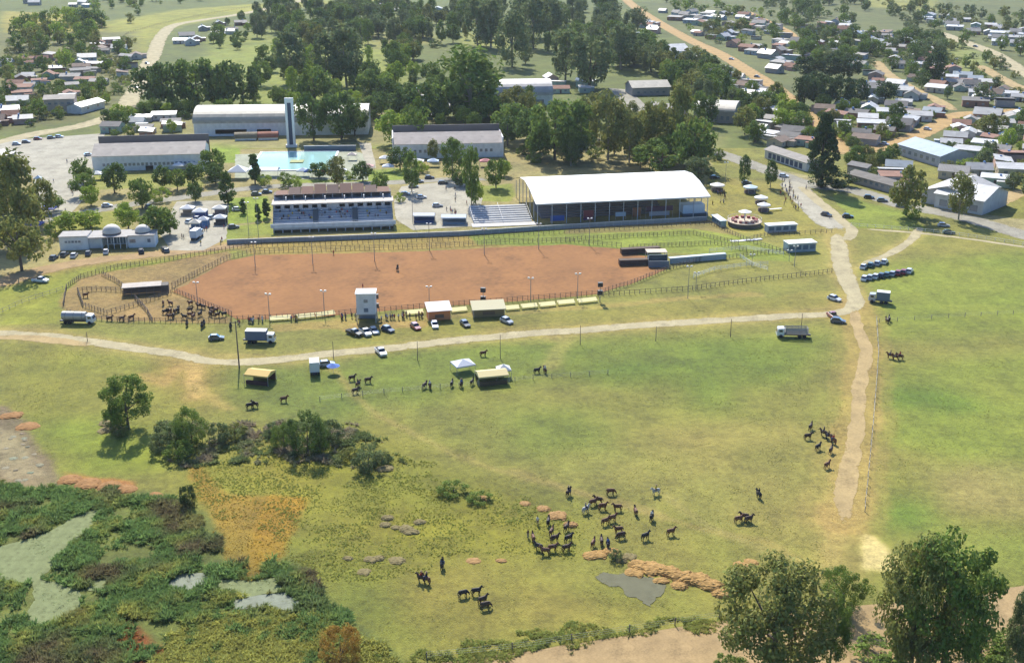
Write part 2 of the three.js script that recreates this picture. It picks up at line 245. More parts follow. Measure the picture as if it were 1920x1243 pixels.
function yard(name, px, m, ragged = 0.4, step = 2) {
  const q = PP(px), pts = []; for (let i = 0; i < q.length; i++) { const a = q[i], b = q[(i + 1) % q.length], n = Math.max(1, Math.round(Math.hypot(b[0] - a[0], b[1] - a[1]) / step)); for (let k = 0; k < n; k++) { const x = a[0] + (b[0] - a[0]) * k / n, z = a[1] + (b[1] - a[1]) * k / n; pts.push(new THREE.Vector2(x + ragged * 2 * (fbm(x / 4, z / 4, 3) - 0.5) + ragged * 0.4 * (rnd() - 0.5), -(z + ragged * 2 * (fbm(x / 4 + 50, z / 4, 3) - 0.5)))); } }
  const g = new THREE.ShapeGeometry(new THREE.Shape(pts)).rotateX(-Math.PI / 2), p = g.attributes.position, uv = g.attributes.uv; for (let i = 0; i < p.count; i++) uv.setXY(i, p.getX(i), p.getZ(i));
  const o = struct(name, g, m, layer); layer += 0.002; return o;
}
const earthM = (r, g, b, metres = 14) => MP(r, g, b, 1, { map: rep(earthTex, metres) }, KD * 1.22);
const paleDirt = earthM(226, 206, 172), tanDirt = earthM(222, 188, 138), orangeDirt = earthM(226, 182, 124), concrete = earthM(218, 206, 196, 22), tarmac = earthM(194, 184, 176, 22), brownDirt = earthM(210, 172, 128);
road('dirt_road', [[700, -40], [560, 2], [440, 28], [380, 37], [330, 46], [303, 66], [288, 100], [268, 138], [246, 182], [212, 216], [150, 236], [60, 252], [-60, 285]], 9, paleDirt, 0.9, 2.5);
road('dirt_road', [[1150, -30], [1182, 6], [1232, 40], [1300, 78], [1345, 98], [1402, 132], [1462, 172], [1530, 235], [1592, 300]], 9.5, orangeDirt, 0.8, 2.5);
road('dirt_road', [[1588, 298], [1640, 280], [1700, 262], [1760, 235], [1800, 214], [1860, 210], [2000, 200]], [10, 7], orangeDirt, 0.8, 2.5);
road('dirt_road', [[1800, 214], [1765, 192], [1712, 166], [1665, 138], [1640, 110]], 6.5, tanDirt, 0.8, 2.5);
road('dirt_road', [[1745, 55], [1800, 75], [1860, 98], [1930, 140], [2000, 170]], 10, paleDirt, 0.8, 2.5);
road('dirt_road', [[1832, 118], [1870, 142], [1930, 172], [2000, 200]], 7, tanDirt, 0.8, 2.5);
road('dirt_road', [[1400, 20], [1440, 40], [1480, 60], [1500, 80]], 6, orangeDirt, 0.8, 2.5);
road('town_road', [[1310, 270], [1345, 285], [1420, 312], [1475, 332], [1520, 347], [1600, 357], [1700, 386], [1800, 406], [1930, 444], [2050, 480]], 8, tarmac, 0.5, 2);
road('dirt_road', [[1800, 404], [1850, 388], [1890, 368], [1960, 350]], 8, tanDirt, 0.8, 2);
road('concrete_drive', [[1478, 335], [1505, 365], [1540, 402], [1575, 437]], [9, 8], concrete, 0.4, 1);
road('dirt_track', [[1496, 345], [1545, 385], [1580, 415], [1598, 432], [1590, 448], [1575, 458]], 3.4, paleDirt, 0.6);
road('dirt_track', [[1572, 432], [1572, 470], [1582, 510], [1598, 545], [1606, 563], [1596, 580], [1560, 588], [1500, 592], [1400, 598], [1300, 604], [1200, 610], [1100, 619], [1000, 625], [900, 634], [800, 645], [700, 656], [600, 666], [520, 675], [450, 679], [390, 677], [330, 664], [260, 654], [180, 643], [100, 632], [0, 626], [-80, 622]], 3.6, paleDirt, 0.9);
road('dirt_track', [[1572, 440], [1580, 500], [1604, 555]], 4.4, paleDirt, 0.7);
road('dirt_track', [[1602, 570], [1606, 610], [1624, 655], [1614, 710], [1608, 800], [1594, 880], [1586, 965], [1604, 1004]], [2.2, 3], tanDirt, 1.1);
road('dirt_track', [[1605, 500], [1660, 480], [1700, 458], [1722, 436], [1728, 420]], 2.6, paleDirt, 0.8);
road('dirt_track', [[1600, 428], [1720, 437], [1800, 446], [2000, 475]], 1.8, paleDirt, 0.5);
road('dirt_track', [[-80, 545], [0, 530], [60, 512], [130, 496], [220, 484], [330, 473], [440, 460], [490, 452]], [7.5, 4], brownDirt, 0.7);
road('dirt_track', [[-60, 640], [10, 632], [110, 640], [200, 650]], 3, tanDirt, 1);
road('paved_lane', [[30, 430], [130, 404], [240, 384], [330, 372], [480, 352], [620, 346], [740, 342], [860, 336], [960, 338]], 6, tarmac, 0.2, 2);
yard('plaza', [[30, 262], [196, 250], [185, 300], [160, 370], [130, 402], [75, 412], [60, 330], [-20, 300], [-20, 275]], concrete);
yard('paved_yard', [[330, 378], [428, 376], [424, 448], [380, 470], [318, 470], [300, 440]], concrete);
yard('paved_yard', [[738, 380], [752, 350], [860, 338], [905, 372], [890, 424], [775, 432], [742, 412]], concrete);
yard('paved_yard', [[440, 290], [650, 280], [690, 290], [690, 338], [440, 335]], earthM(206, 206, 190, 18));
yard('arena_floor', [[326, 547], [380, 515], [425, 490], [478, 479], [620, 476], [800, 471], [955, 463], [1060, 459], [1160, 467], [1250, 492], [1246, 507], [1190, 530], [1120, 552], [950, 566], [700, 585], [560, 597], [445, 600], [420, 585], [370, 568]], MP(190, 129, 75, 1, { map: rep(earthTex, 38) }, KD * 1.22), 0.6);
yard('ploughed_field', [[800, 1300], [830, 1243], [960, 1226], [1180, 1191], [1350, 1166], [1480, 1150], [1640, 1134], [1920, 1098], [2100, 1070], [2100, 1300]], earthM(212, 176, 132, 9), 0.5);
yard('paved_path', [[1140, 165], [1180, 168], [1230, 215], [1200, 225]], tarmac);
yard('paved_path', [[840, 175], [852, 170], [880, 205], [866, 212]], concrete);
yard('paved_path', [[672, 268], [695, 268], [705, 315], [690, 318]], concrete);
// ---------------------------------------------------------------- trees: tapered trunk with limbs, crown of leaf faces in clumps
const keepOut = [];                                                       // [x, z, radius] taken by buildings
const nearRoad = (x, z, m) => roads.some((r) => { for (let i = 1; i < r.pts.length; i++) if (segDist(x, z, r.pts[i - 1], r.pts[i]) < r.w + m) return true; return false; });
function crownGeo(o) { // unit tree: 1 tall, crown in units of tree height
  const pos = [], col = [], clumps = [], v = new THREE.Vector3(), n = new THREE.Vector3(), t = new THREE.Vector3(), b = new THREE.Vector3();
  for (let i = 0; i < o.clumps; i++) {
    let x, y, z; do { x = rr(-1, 1); y = rr(-1, 1); z = rr(-1, 1); } while (x * x + y * y + z * z > 1);
    const k = o.shell ?? 0.55, l = Math.hypot(x, y, z) || 1, q = l ** (1 - k) / l; x *= q; y *= q; z *= q;
    const taper = o.taper ? 1 - o.taper * (y * 0.5 + 0.5) : 1;
    clumps.push([x * o.rx * taper, o.cy + y * o.ry, z * o.rx * taper, o.size * rr(0.6, 1.25)]);
  }
  for (let i = 0; i < o.leaves; i++) {
    const c = clumps[i % clumps.length]; n.set(rr(-1, 1), rr(-1, 1), rr(-1, 1)).normalize();
    const r = c[3] * Math.cbrt(rr(0.15, 1)); v.set(c[0] + n.x * r, c[1] + n.y * r * (o.droop ?? 0.8), c[2] + n.z * r); if (v.y < 0.03) v.y = 0.03 + rnd() * 0.03;
    n.x += rr(-0.9, 0.9); n.y += rr(-0.5, 0.9); n.z += rr(-0.9, 0.9); n.normalize(); t.set(rr(-1, 1), rr(-1, 1), rr(-1, 1)).cross(n).normalize(); b.copy(n).cross(t);
    const s = o.leaf * rr(0.6, 1.3), s2 = s * (o.slim ?? 0.62), f = rr(0.72, 1.3), w = rr(0.9, 1.12);
    const q = [[-s, 0], [0, -s2], [s, 0], [0, s2]].map(([p, r2]) => [v.x + t.x * p + b.x * r2, v.y + t.y * p + b.y * r2, v.z + t.z * p + b.z * r2]);
    pos.push(...q[0], ...q[1], ...q[2], ...q[0], ...q[2], ...q[3]); for (let k = 0; k < 6; k++) col.push(f * w, f, f * 0.95);
  }
  const g = new THREE.BufferGeometry(); g.setAttribute('position', new THREE.Float32BufferAttribute(pos, 3)); g.setAttribute('color', new THREE.Float32BufferAttribute(col, 3)); g.computeVertexNormals(); g.userData.clumps = clumps; return g;
}
function trunkGeo(o, clumps) {
  const list = [], top = o.cy + o.ry * 0.35; const lean = rr(-0.03, 0.03);
  list.push(bar(0, -0.02, 0, lean, top * 0.55, 0, o.trunk, o.trunk * 0.72, 7), bar(lean, top * 0.55, 0, lean * 1.5, top, 0, o.trunk * 0.72, o.trunk * 0.3, 6));
  for (let i = 0; i < (o.limbs ?? 5); i++) { const c = clumps[i * 3 % clumps.length], y0 = Math.min(c[1] * 0.9, top * rr(0.35, 0.75)); list.push(bar(lean, y0, 0, c[0] * 0.85, c[1], c[2] * 0.85, o.trunk * 0.5, o.trunk * 0.12, 5)); }
  return mg(list);
}
const leafM = (r, g, b) => M(r, g, b, 1, { vertexColors: true, transmission: 0.3, thickness: 0, specularIntensity: 0.25 });
const LEAF = { dark: leafM(0.12, 0.18, 0.045), mid: leafM(0.175, 0.245, 0.05), olive: leafM(0.24, 0.25, 0.07), bright: leafM(0.31, 0.4, 0.06), grey: leafM(0.18, 0.22, 0.09), deep: leafM(0.065, 0.105, 0.035) };
const BARK = M(0.13, 0.1, 0.075, 1), PALEBARK = M(0.3, 0.26, 0.2, 1);
const KIND = {
  round: { rx: 0.42, ry: 0.41, cy: 0.54, clumps: 34, size: 0.16, trunk: 0.03, name: 'broadleaf_tree', words: 'broadleaf tree with a rounded crown' },
  spreading: { rx: 0.55, ry: 0.36, cy: 0.58, clumps: 36, size: 0.16, trunk: 0.035, name: 'broadleaf_tree', words: 'broadleaf tree with a wide crown' },
  gum: { rx: 0.28, ry: 0.42, cy: 0.54, clumps: 40, size: 0.115, trunk: 0.022, slim: 0.4, droop: 1.2, shell: 0.4, name: 'eucalyptus_tree', words: 'tall eucalyptus with a ragged crown' },
  conifer: { rx: 0.3, ry: 0.47, cy: 0.53, clumps: 44, size: 0.1, trunk: 0.028, taper: 0.75, shell: 0.5, name: 'conifer_tree', words: 'conifer with a tapering crown' },
  cypress: { rx: 0.11, ry: 0.46, cy: 0.52, clumps: 30, size: 0.07, trunk: 0.02, taper: 0.6, name: 'cypress_tree', words: 'slender upright cypress' },
  bush: { rx: 0.62, ry: 0.42, cy: 0.45, clumps: 24, size: 0.2, trunk: 0.03, name: 'bush', words: 'bush' },
};
const LOD = { far: [800, 0.055], mid: [1900, 0.042], near: [12000, 0.017] };
const treeGeos = {};
function treeGeo(kind, lod) { const k = kind + lod, list = treeGeos[k] ??= []; const most = lod === 'near' ? 6 : 4;
  if (list.length < most) { const o = { ...KIND[kind], leaves: LOD[lod][0], leaf: LOD[lod][1] }; if (lod === 'near') { o.clumps *= 2; o.size *= 0.75; } o.rx *= rr(0.9, 1.1); const c = crownGeo(o); list.push([c, trunkGeo(o, c.userData.clumps)]); return list[list.length - 1]; }
  return pick(list); }
function tree(kind, x, z, h, w, leaf, label, group, lod = 'mid') {
  const [cg, tg] = treeGeo(kind, lod), k = KIND[kind], t = thing(k.name, label, kind === 'bush' ? 'bush' : 'tree', x, z, rr(0, 6.28), group);
  const sw = (w ?? h * k.rx * 2) / (k.rx * 2 + k.size * 0.8); t.scale.set(sw, h, sw);
  part('trunk', tg, kind === 'gum' ? PALEBARK : BARK, t); part('crown', cg, LEAF[leaf], t); return t;
}
// by photo pixel: foot, crown top row, crown width in pixels
function treeAt(kind, px, py, top, wpx, leaf, label, group, lod) { const [x, z] = P(px, py); keepOut.push([x, z, 2]); return tree(kind, x, z, heightOf(px, py, top), wpx / scaleAt(py), leaf, label, group, lod); }

// single trees of the pasture
treeAt('round', 240, 804, 702, 96, 'mid', 'lone tree with a dark rounded crown on the open pasture', undefined, 'near');
treeAt('bush', 360, 834, 756, 78, 'mid', 'tall dense bush among grey scrub near the lone tree', undefined, 'near');
treeAt('bush', 577, 850, 764, 84, 'dark', 'tall dark bush beside grey brambles on the pasture edge', undefined, 'near');
treeAt('bush', 532, 838, 790, 48, 'mid', 'lower bush leaning against the tall dark bush', undefined, 'near');
treeAt('bush', 352, 950, 904, 36, 'deep', 'small dark upright bush at the edge of the reeds', undefined, 'near');
treeAt('bush', 640, 1250, 1172, 90, 'olive', 'yellowing rounded shrub at the end of the grass strip', undefined, 'near').children[1].material = leafM(0.42, 0.26, 0.06);
treeAt('round', 1445, 1268, 1048, 235, 'olive', 'large spreading tree with forked limbs beside the ploughed field', undefined, 'near');
treeAt('gum', 1555, 1256, 1110, 70, 'mid', 'young slim tree next to the large forked tree', undefined, 'near');
treeAt('bush', 1582, 1142, 1056, 100, 'mid', 'bush at the edge of the ploughed field by the cream patch', undefined, 'near');
treeAt('round', 1708, 1256, 1010, 150, 'olive', 'leaning tree with a double trunk crown over the ploughed field', undefined, 'near');
treeAt('round', 1768, 1256, 985, 200, 'mid', 'tall tree with a broad crown beside the double trunk tree', undefined, 'near');
treeAt('gum', 1905, 1270, 1090, 60, 'grey', 'thin tree standing alone in the ploughed field', undefined, 'near');
for (const [x, y, t, w] of [[1650, 1240, 1205, 120], [1840, 1235, 1190, 110], [1900, 1225, 1180, 80], [1370, 1262, 1225, 60]]) treeAt('bush', x, y, t, w, 'mid', 'low shrub under the trees by the ploughed field', 'shrubs under the field trees', 'mid');
// scrub between tree and bushes
for (const [x, y, t, w, l] of [[320, 830, 785, 70, 'grey'], [300, 850, 815, 50, 'grey'], [335, 860, 825, 60, 'mid'], [410, 830, 790, 50, 'grey'], [440, 820, 795, 50, 'olive'], [620, 830, 785, 60, 'grey'], [600, 850, 815, 40, 'mid'], [690, 880, 830, 60, 'grey'], [715, 870, 845, 40, 'grey'], [210, 800, 775, 36, 'grey'], [225, 815, 795, 40, 'olive'], [515, 815, 792, 40, 'grey'], [655, 860, 838, 40, 'olive'], [1155, 1050, 1030, 30, 'grey'], [850, 925, 905, 60, 'mid'], [900, 940, 925, 50, 'mid']])
  treeAt('bush', x, y, t, w, l, `low ${l === 'grey' ? 'grey leafless looking' : l === 'olive' ? 'yellowish' : 'green'} scrub bush on the rough pasture`, 'scrub on the rough pasture', 'mid');

// trees of the fairground and streets, one by one
const FG = 'trees of the fairground', LIST = [
  ['conifer', 1540, 352, 214, 84, 'deep', 'very tall dark conifer beside the concrete drive', null, 'near'], ['bush', 1560, 350, 318, 90, 'deep', 'dark thicket at the foot of the tall conifer', null],
  ['spreading', 1700, 404, 308, 88, 'olive', 'wide open crowned tree beside the town road', null], ['bush', 1710, 408, 384, 38, 'bright', 'clipped round green bush under the roadside tree', null], ['gum', 1798, 412, 322, 48, 'olive', 'slim tall tree in front of the white roofed warehouse', null],
  ['gum', 42, 450, 288, 92, 'olive', 'tallest tree beside the plaza', null], ['spreading', 40, 508, 404, 112, 'olive', 'broad tree shading the dirt track by the plaza', null], ['round', 78, 420, 335, 60, 'olive', 'trees beside the plaza'], ['round', 25, 470, 395, 60, 'olive', 'trees beside the plaza'], ['gum', 20, 400, 310, 50, 'olive', 'trees beside the plaza'], ['round', 100, 396, 365, 40, 'mid', 'trees beside the plaza'],
  ['round', 155, 342, 296, 42, 'mid'], ['round', 158, 368, 322, 48, 'mid'], ['round', 170, 386, 345, 36, 'bright'], ['round', 214, 362, 305, 50, 'dark'], ['round', 266, 390, 330, 46, 'mid'], ['bush', 300, 378, 350, 40, 'bright'], ['round', 304, 352, 308, 36, 'dark'], ['round', 332, 356, 314, 34, 'mid'], ['round', 362, 350, 305, 42, 'dark'], ['round', 400, 330, 276, 52, 'mid'], ['round', 404, 345, 305, 44, 'dark'], ['conifer', 427, 382, 322, 40, 'dark'], ['round', 366, 378, 340, 30, 'dark'],
  ['round', 240, 430, 380, 50, 'bright'], ['round', 292, 446, 384, 66, 'mid'], ['round', 318, 440, 392, 40, 'mid'], ['round', 130, 432, 394, 60, 'bright'], ['round', 170, 428, 394, 50, 'bright'], ['bush', 105, 445, 410, 40, 'mid'], ['round', 265, 458, 430, 24, 'dark'],
  ['cypress', 478, 345, 290, 22, 'dark'], ['bush', 495, 348, 325, 34, 'bright'], ['bush', 535, 350, 320, 30, 'mid'], ['bush', 555, 352, 326, 26, 'bright'], ['round', 598, 334, 303, 40, 'dark'], ['gum', 632, 350, 290, 36, 'olive'], ['round', 680, 340, 303, 40, 'dark'], ['gum', 772, 360, 284, 34, 'mid'], ['round', 712, 365, 320, 36, 'mid'], ['round', 750, 318, 272, 46, 'dark'], ['gum', 848, 335, 258, 44, 'mid'], ['gum', 884, 385, 268, 34, 'mid'], ['round', 862, 350, 320, 28, 'dark'], ['round', 930, 352, 292, 40, 'mid'], ['round', 892, 382, 336, 28, 'bright'], ['gum', 812, 300, 262, 24, 'olive'],
  ['bush', 750, 378, 360, 22, 'bright'], ['round', 945, 330, 300, 30, 'bright'], ['cypress', 500, 408, 372, 16, 'dark'], ['cypress', 455, 400, 372, 14, 'mid'], ['cypress', 484, 412, 380, 14, 'mid'], ['bush', 790, 322, 300, 30, 'bright'], ['bush', 660, 335, 315, 28, 'bright'], ['bush', 630, 335, 318, 26, 'bright'],
  ['gum', 1395, 345, 290, 22, 'dark'], ['gum', 1445, 352, 300, 26, 'dark'], ['round', 1310, 340, 290, 56, 'grey'], ['bush', 1345, 300, 275, 30, 'mid'],
].map(([k, x, y, t, w, l, g, own, lod]) => { if (own === null) treeAt(k, x, y, t, w, l, g, undefined, lod); else { const grp = g ?? FG; treeAt(k, x, y, t, w, l, `${{ mid: 'green', dark: 'dark green', bright: 'light green', olive: 'olive green', grey: 'grey green', deep: 'very dark' }[l]} ${KIND[k].words} ${grp === FG ? 'in the fairground' : 'beside the plaza'}`, grp); } });
// tall groups of the park
const PK = 'large park trees';
for (const [k, x, y, t, w, l] of [['round', 285, 195, 118, 78, 'dark'], ['round', 325, 200, 105, 80, 'dark'], ['round', 372, 202, 100, 84, 'mid'], ['round', 418, 202, 108, 80, 'dark'], ['round', 455, 195, 116, 70, 'dark'], ['gum', 545, 158, 58, 66, 'grey'], ['gum', 612, 158, 62, 60, 'grey'], ['gum', 650, 162, 50, 76, 'grey'], ['round', 588, 262, 172, 64, 'dark'], ['round', 640, 262, 166, 78, 'dark'], ['spreading', 665, 255, 185, 50, 'dark'], ['gum', 882, 222, 84, 118, 'mid'], ['spreading', 860, 215, 130, 60, 'mid'], ['round', 1105, 165, 55, 92, 'grey'], ['gum', 1060, 150, 50, 60, 'grey'], ['round', 1040, 300, 180, 90, 'mid'], ['round', 962, 262, 188, 72, 'mid'], ['round', 1000, 285, 205, 70, 'dark'], ['gum', 1085, 300, 190, 70, 'mid'], ['gum', 1140, 300, 170, 70, 'olive'], ['gum', 1180, 305, 205, 50, 'olive'], ['gum', 1222, 296, 185, 60, 'olive'], ['gum', 1272, 300, 158, 60, 'olive'], ['round', 1300, 318, 215, 76, 'mid'], ['spreading', 1240, 326, 262, 104, 'mid'], ['round', 1075, 305, 245, 60, 'dark'], ['gum', 960, 125, 20, 60, 'grey'], ['gum', 920, 90, -10, 60, 'grey'], ['gum', 895, 85, -14, 50, 'grey'], ['gum', 1000, 90, -10, 60, 'grey'], ['gum', 985, 70, -25, 60, 'grey'], ['gum', 1030, 70, -10, 60, 'grey'], ['round', 800, 230, 150, 70, 'dark'], ['round', 760, 225, 150, 60, 'dark'], ['round', 700, 225, 175, 50, 'dark'], ['round', 695, 185, 130, 56, 'mid'], ['round', 590, 190, 120, 60, 'mid'], ['bush', 655, 200, 165, 60, 'bright'], ['round', 740, 270, 205, 70, 'bright'], ['round', 785, 275, 200, 60, 'mid'], ['round', 1205, 110, 60, 70, 'dark'], ['gum', 1165, 130, 40, 60, 'grey']])
  treeAt(k, x, y, t, w, l, `${{ mid: 'green', dark: 'dark green', bright: 'light green', olive: 'olive green', grey: 'grey green' }[l]} ${k === 'bush' ? 'big bush' : KIND[k].words} in the park`, PK, y > 180 ? 'mid' : 'mid');
// dark stand between the houses, and other stands
for (const [x, y, t, w] of [[1512, 145, 102, 50], [1555, 146, 100, 50], [1592, 148, 105, 44], [1508, 200, 138, 46], [1540, 202, 136, 48], [1575, 202, 138, 46], [1606, 200, 144, 44], [1525, 180, 130, 46], [1750, 155, 88, 46], [1660, 190, 150, 50]]) treeAt('round', x, y, t, w, 'deep', 'very dark dense tree in the stand between the dirt roads', 'dark stand between the dirt roads');
// ---------------------------------------------------------------- buildings
const wallMap = rep(stainTex, 7), roofMap = rep(sheetTex, 8);
const WHITE = M(0.86, 0.86, 0.85, 0.85, { map: wallMap }), GLASS = M(0.2, 0.23, 0.27, 0.08, { clearcoat: 1 }), STEEL = M(0.5, 0.5, 0.5, 0.5, { metalness: 0.3 });
function take(o, len, depth) { const n = Math.max(1, Math.round(len / 6)); for (let i = 0; i <= n; i++) for (const d of [0.2, 0.8]) { const x = len * i / n, z = -depth * d; keepOut.push([o.position.x + Math.cos(o.rotation.y) * x + Math.sin(o.rotation.y) * z, o.position.z - Math.sin(o.rotation.y) * x + Math.cos(o.rotation.y) * z, Math.max(4, depth / 3)]); } }
const gableWall = (L, D, h, r) => mg([bb(0, L, 0, h, -D, 0), ...(r ? [flat([[[0, h, 0], [0, h + r, -D / 2], [0, h, -D]], [[L, h, 0], [L, h, -D], [L, h + r, -D / 2]]])] : [])]);
function gableRoof(L, D, h, r, o = 0.5, t = 0.12) { const k = r / (D / 2), y0 = h - o * k, f = (dy) => [[[-o, y0 + dy, o], [L + o, y0 + dy, o], [L + o, h + r + dy, -D / 2], [-o, h + r + dy, -D / 2]], [[-o, h + r + dy, -D / 2], [L + o, h + r + dy, -D / 2], [L + o, y0 + dy, -D - o], [-o, y0 + dy, -D - o]]];
  return flat([...f(t), ...f(0.02), [[-o, y0 + 0.02, o], [L + o, y0 + 0.02, o], [L + o, y0 + t, o], [-o, y0 + t, o]], [[-o, y0 + 0.02, o], [-o, y0 + t, o], [-o, h + r + t, -D / 2], [-o, h + r + 0.02, -D / 2]], [[L + o, y0 + 0.02, o], [L + o, y0 + t, o], [L + o, h + r + t, -D / 2], [L + o, h + r + 0.02, -D / 2]]]); }
const barrelRoof = (L, D, h, r, o = 0.4) => { const f = [], n = 14; for (let i = 0; i < n; i++) { const a = Math.PI * i / n, b = Math.PI * (i + 1) / n, y = (t) => h + r * Math.sin(t), z = (t) => -D / 2 + (D / 2 + o) * Math.cos(t); f.push([[-o, y(a), z(a)], [L + o, y(a), z(a)], [L + o, y(b), z(b)], [-o, y(b), z(b)]]); f.push([[0, h, -D / 2], [0, y(a), z(a)], [0, y(b), z(b)]], [[L, h, -D / 2], [L, y(a), z(a)], [L, y(b), z(b)]]); } return flat(f); };
function gapWall(L, h, gaps, z0 = -0.3, z1 = 0) { const out = []; let x = 0; for (const [a, b, y0, y1] of [...gaps, [L, L, 0, h]]) { if (a > x) out.push(bb(x, a, 0, h, z0, z1)); if (b > a) { if (y0 > 0) out.push(bb(a, b, 0, y0, z0, z1)); if (y1 < h) out.push(bb(a, b, y1, h, z0, z1)); } x = b; } return out; }
const winG = new Map();
function win(parent, x, y, z, w, h, side = 0, name = 'window', m = GLASS) { const k = [w, h].join(); if (!winG.has(k)) winG.set(k, bx(w, h, 0.1)); const o = part(name, winG.get(k), m, parent); o.position.set(x, y, z); if (side) o.rotation.y = Math.PI / 2; return o; }
function hall(name, label, cat, fr, depth, h, rise, roofM, wallM, opt = {}) {
  const t = thing(name, label, cat, fr.x, fr.z, fr.turn, opt.group), L = fr.len;
  part('wall', uvm(opt.gaps ? mg([...gapWall(L, h, opt.gaps.map(([a, b, y0, y1]) => [a * L, b * L, y0, y1])), bb(0, 0.3, 0, h, -depth, -0.3), bb(L - 0.3, L, 0, h, -depth, -0.3), bb(0.3, L - 0.3, 0, h, -depth, -depth + 0.3), ...(opt.barrel ? [] : [flat([[[0, h, 0], [0, h + rise, -depth / 2], [0, h, -depth]], [[L, h, 0], [L, h, -depth], [L, h + rise, -depth / 2]]])])]) : gableWall(L, depth, h, opt.barrel ? 0 : rise)), wallM, t);
  part('roof', uvm(opt.barrel ? barrelRoof(L, depth, h, rise) : gableRoof(L, depth, h, rise, opt.over ?? 0.6)), roofM, t);
  const n = opt.windows ?? 0; for (let i = 0; i < n; i++) win(t, L * (opt.w0 ?? 0.08) + (L * ((opt.w1 ?? 0.92) - (opt.w0 ?? 0.08))) * (i + 0.5) / n, h * (opt.wy ?? 0.6), 0.02, opt.ww ?? Math.min(1.6, L / n * 0.55), opt.wh ?? 1.1);
  for (const d of opt.doors ?? []) win(t, L * d, 1.15, 0.02, opt.dw ?? 1.6, 2.3, 0, 'door', M(0.12, 0.1, 0.09, 0.7));
  take(t, L, depth); return t;
}
const creamRoof = M(0.62, 0.57, 0.46, 0.6, { map: roofMap }), greyRoof = M(0.34, 0.31, 0.28, 0.8, { map: roofMap }), paleRoof = M(0.6, 0.58, 0.55, 0.6, { map: roofMap }), whiteRoof = M(0.78, 0.78, 0.76, 0.5, { map: roofMap });
{ // long white block with a row of windows by the plaza
  const fr = frame(174, 322, 384, 316), t = hall('exhibition_hall', 'long white hall with beige sloping roof and a row of dark windows by the plaza', 'building', fr, 20, 6.6, 3.6, M(0.5, 0.45, 0.4, 0.8, { map: roofMap }), WHITE, { windows: 22, wy: 0.42, ww: 1.1, wh: 1.2, over: 0.3, gaps: [[0.465, 0.535, 0, 2]] });
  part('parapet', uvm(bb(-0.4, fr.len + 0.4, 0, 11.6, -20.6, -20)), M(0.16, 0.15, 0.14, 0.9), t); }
{ const fr = frame(738, 298, 942, 294), t = hall('exhibition_hall', 'long white hall with grey sloping roof beside the eucalyptus row', 'building', fr, 20, 6.5, 3.6, M(0.46, 0.41, 0.38, 0.8, { map: roofMap }), WHITE, { windows: 18, wy: 0.5, ww: 1.2, wh: 1.3, over: 0.2 });
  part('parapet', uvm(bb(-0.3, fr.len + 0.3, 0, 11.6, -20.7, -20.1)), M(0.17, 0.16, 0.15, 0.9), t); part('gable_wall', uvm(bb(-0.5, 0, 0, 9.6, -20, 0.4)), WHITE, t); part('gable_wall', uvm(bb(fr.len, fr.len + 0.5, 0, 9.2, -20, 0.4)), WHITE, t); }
{ const fr = frame(364, 256, 690, 252), t = hall('barrel_roof_hall', 'long hall with a cream barrel roof behind the pool', 'building', fr, 28, 6.5, 6.5, creamRoof, WHITE, { barrel: 1, windows: 0, gaps: [[0.12, 0.3, 1.1, 3.3], [0.36, 0.44, 1.1, 3.3]] }); }
hall('barrel_roof_hall', 'short hall with a pale barrel roof among the park trees', 'building', frame(925, 200, 1036, 198), 26, 6, 7.5, paleRoof, WHITE, { barrel: 1, windows: 3, ww: 5, wh: 2.4, wy: 0.4 });
hall('farm_shed', 'long shed with a cream roof beside the paved path in the park', 'building', frame(1186, 180, 1256, 178), 16, 5, 3, creamRoof, M(0.4, 0.38, 0.35, 0.9, { map: wallMap }), { windows: 5, wy: 0.4 });
hall('farm_shed', 'grey roofed open shed in front of the cream roofed shed', 'building', frame(1208, 212, 1262, 220), 14, 4, 1.6, greyRoof, M(0.4, 0.38, 0.35, 0.9, { map: wallMap }), { windows: 3 });
hall('town_hall', 'cream roofed hall with a lower front wing by the town road', 'building', frame(1300, 228, 1376, 232), 26, 6, 3.6, creamRoof, M(0.42, 0.38, 0.34, 0.9, { map: wallMap }), { barrel: 1, windows: 6, ww: 1.6, wh: 2, wy: 0.45 });
hall('town_hall', 'white roofed house with a sharp gable above the dirt road', 'building', frame(1248, 112, 1294, 110), 22, 6, 4, whiteRoof, WHITE, { windows: 3 });
hall('warehouse', 'light blue roofed warehouse beside the dirt road junction', 'building', frame(1684, 290, 1762, 314), 18, 5, 2.6, M(0.25, 0.38, 0.56, 0.55, { map: roofMap }), M(0.5, 0.5, 0.52, 0.8, { map: wallMap }), { windows: 6, ww: 2, wh: 1.6, wy: 0.5 });
hall('row_building', 'low row of blue doored bays beside the town road', 'building', frame(1434, 296, 1512, 322), 8, 4, 1.4, greyRoof, M(0.66, 0.66, 0.64, 0.85), { windows: 8, ww: 2.4, wh: 2.4, wy: 0.45 }).children.forEach((c) => { if (c.name === 'window') c.material = M(0.05, 0.08, 0.16, 0.6); });
hall('warehouse', 'white roofed warehouse behind the slim roadside tree', 'building', frame(1752, 388, 1842, 404), 22, 5.5, 3.4, whiteRoof, M(0.6, 0.6, 0.6, 0.8, { map: wallMap }), { windows: 4, ww: 3, wh: 2.4, wy: 0.4 });
hall('warehouse', 'pale metal warehouse at the corner of the dirt side road', 'building', frame(1822, 396, 1872, 374), 20, 5, 3, paleRoof, M(0.55, 0.52, 0.5, 0.8, { map: wallMap }), { windows: 3, ww: 2, wh: 2 });
hall('row_building', 'dark roofed row of sheds below the blue roofed warehouse', 'building', frame(1590, 340, 1690, 368), 8, 3.4, 1.2, M(0.24, 0.22, 0.2, 0.9, { map: roofMap }), M(0.4, 0.36, 0.33, 0.9, { map: wallMap }), { windows: 8 });
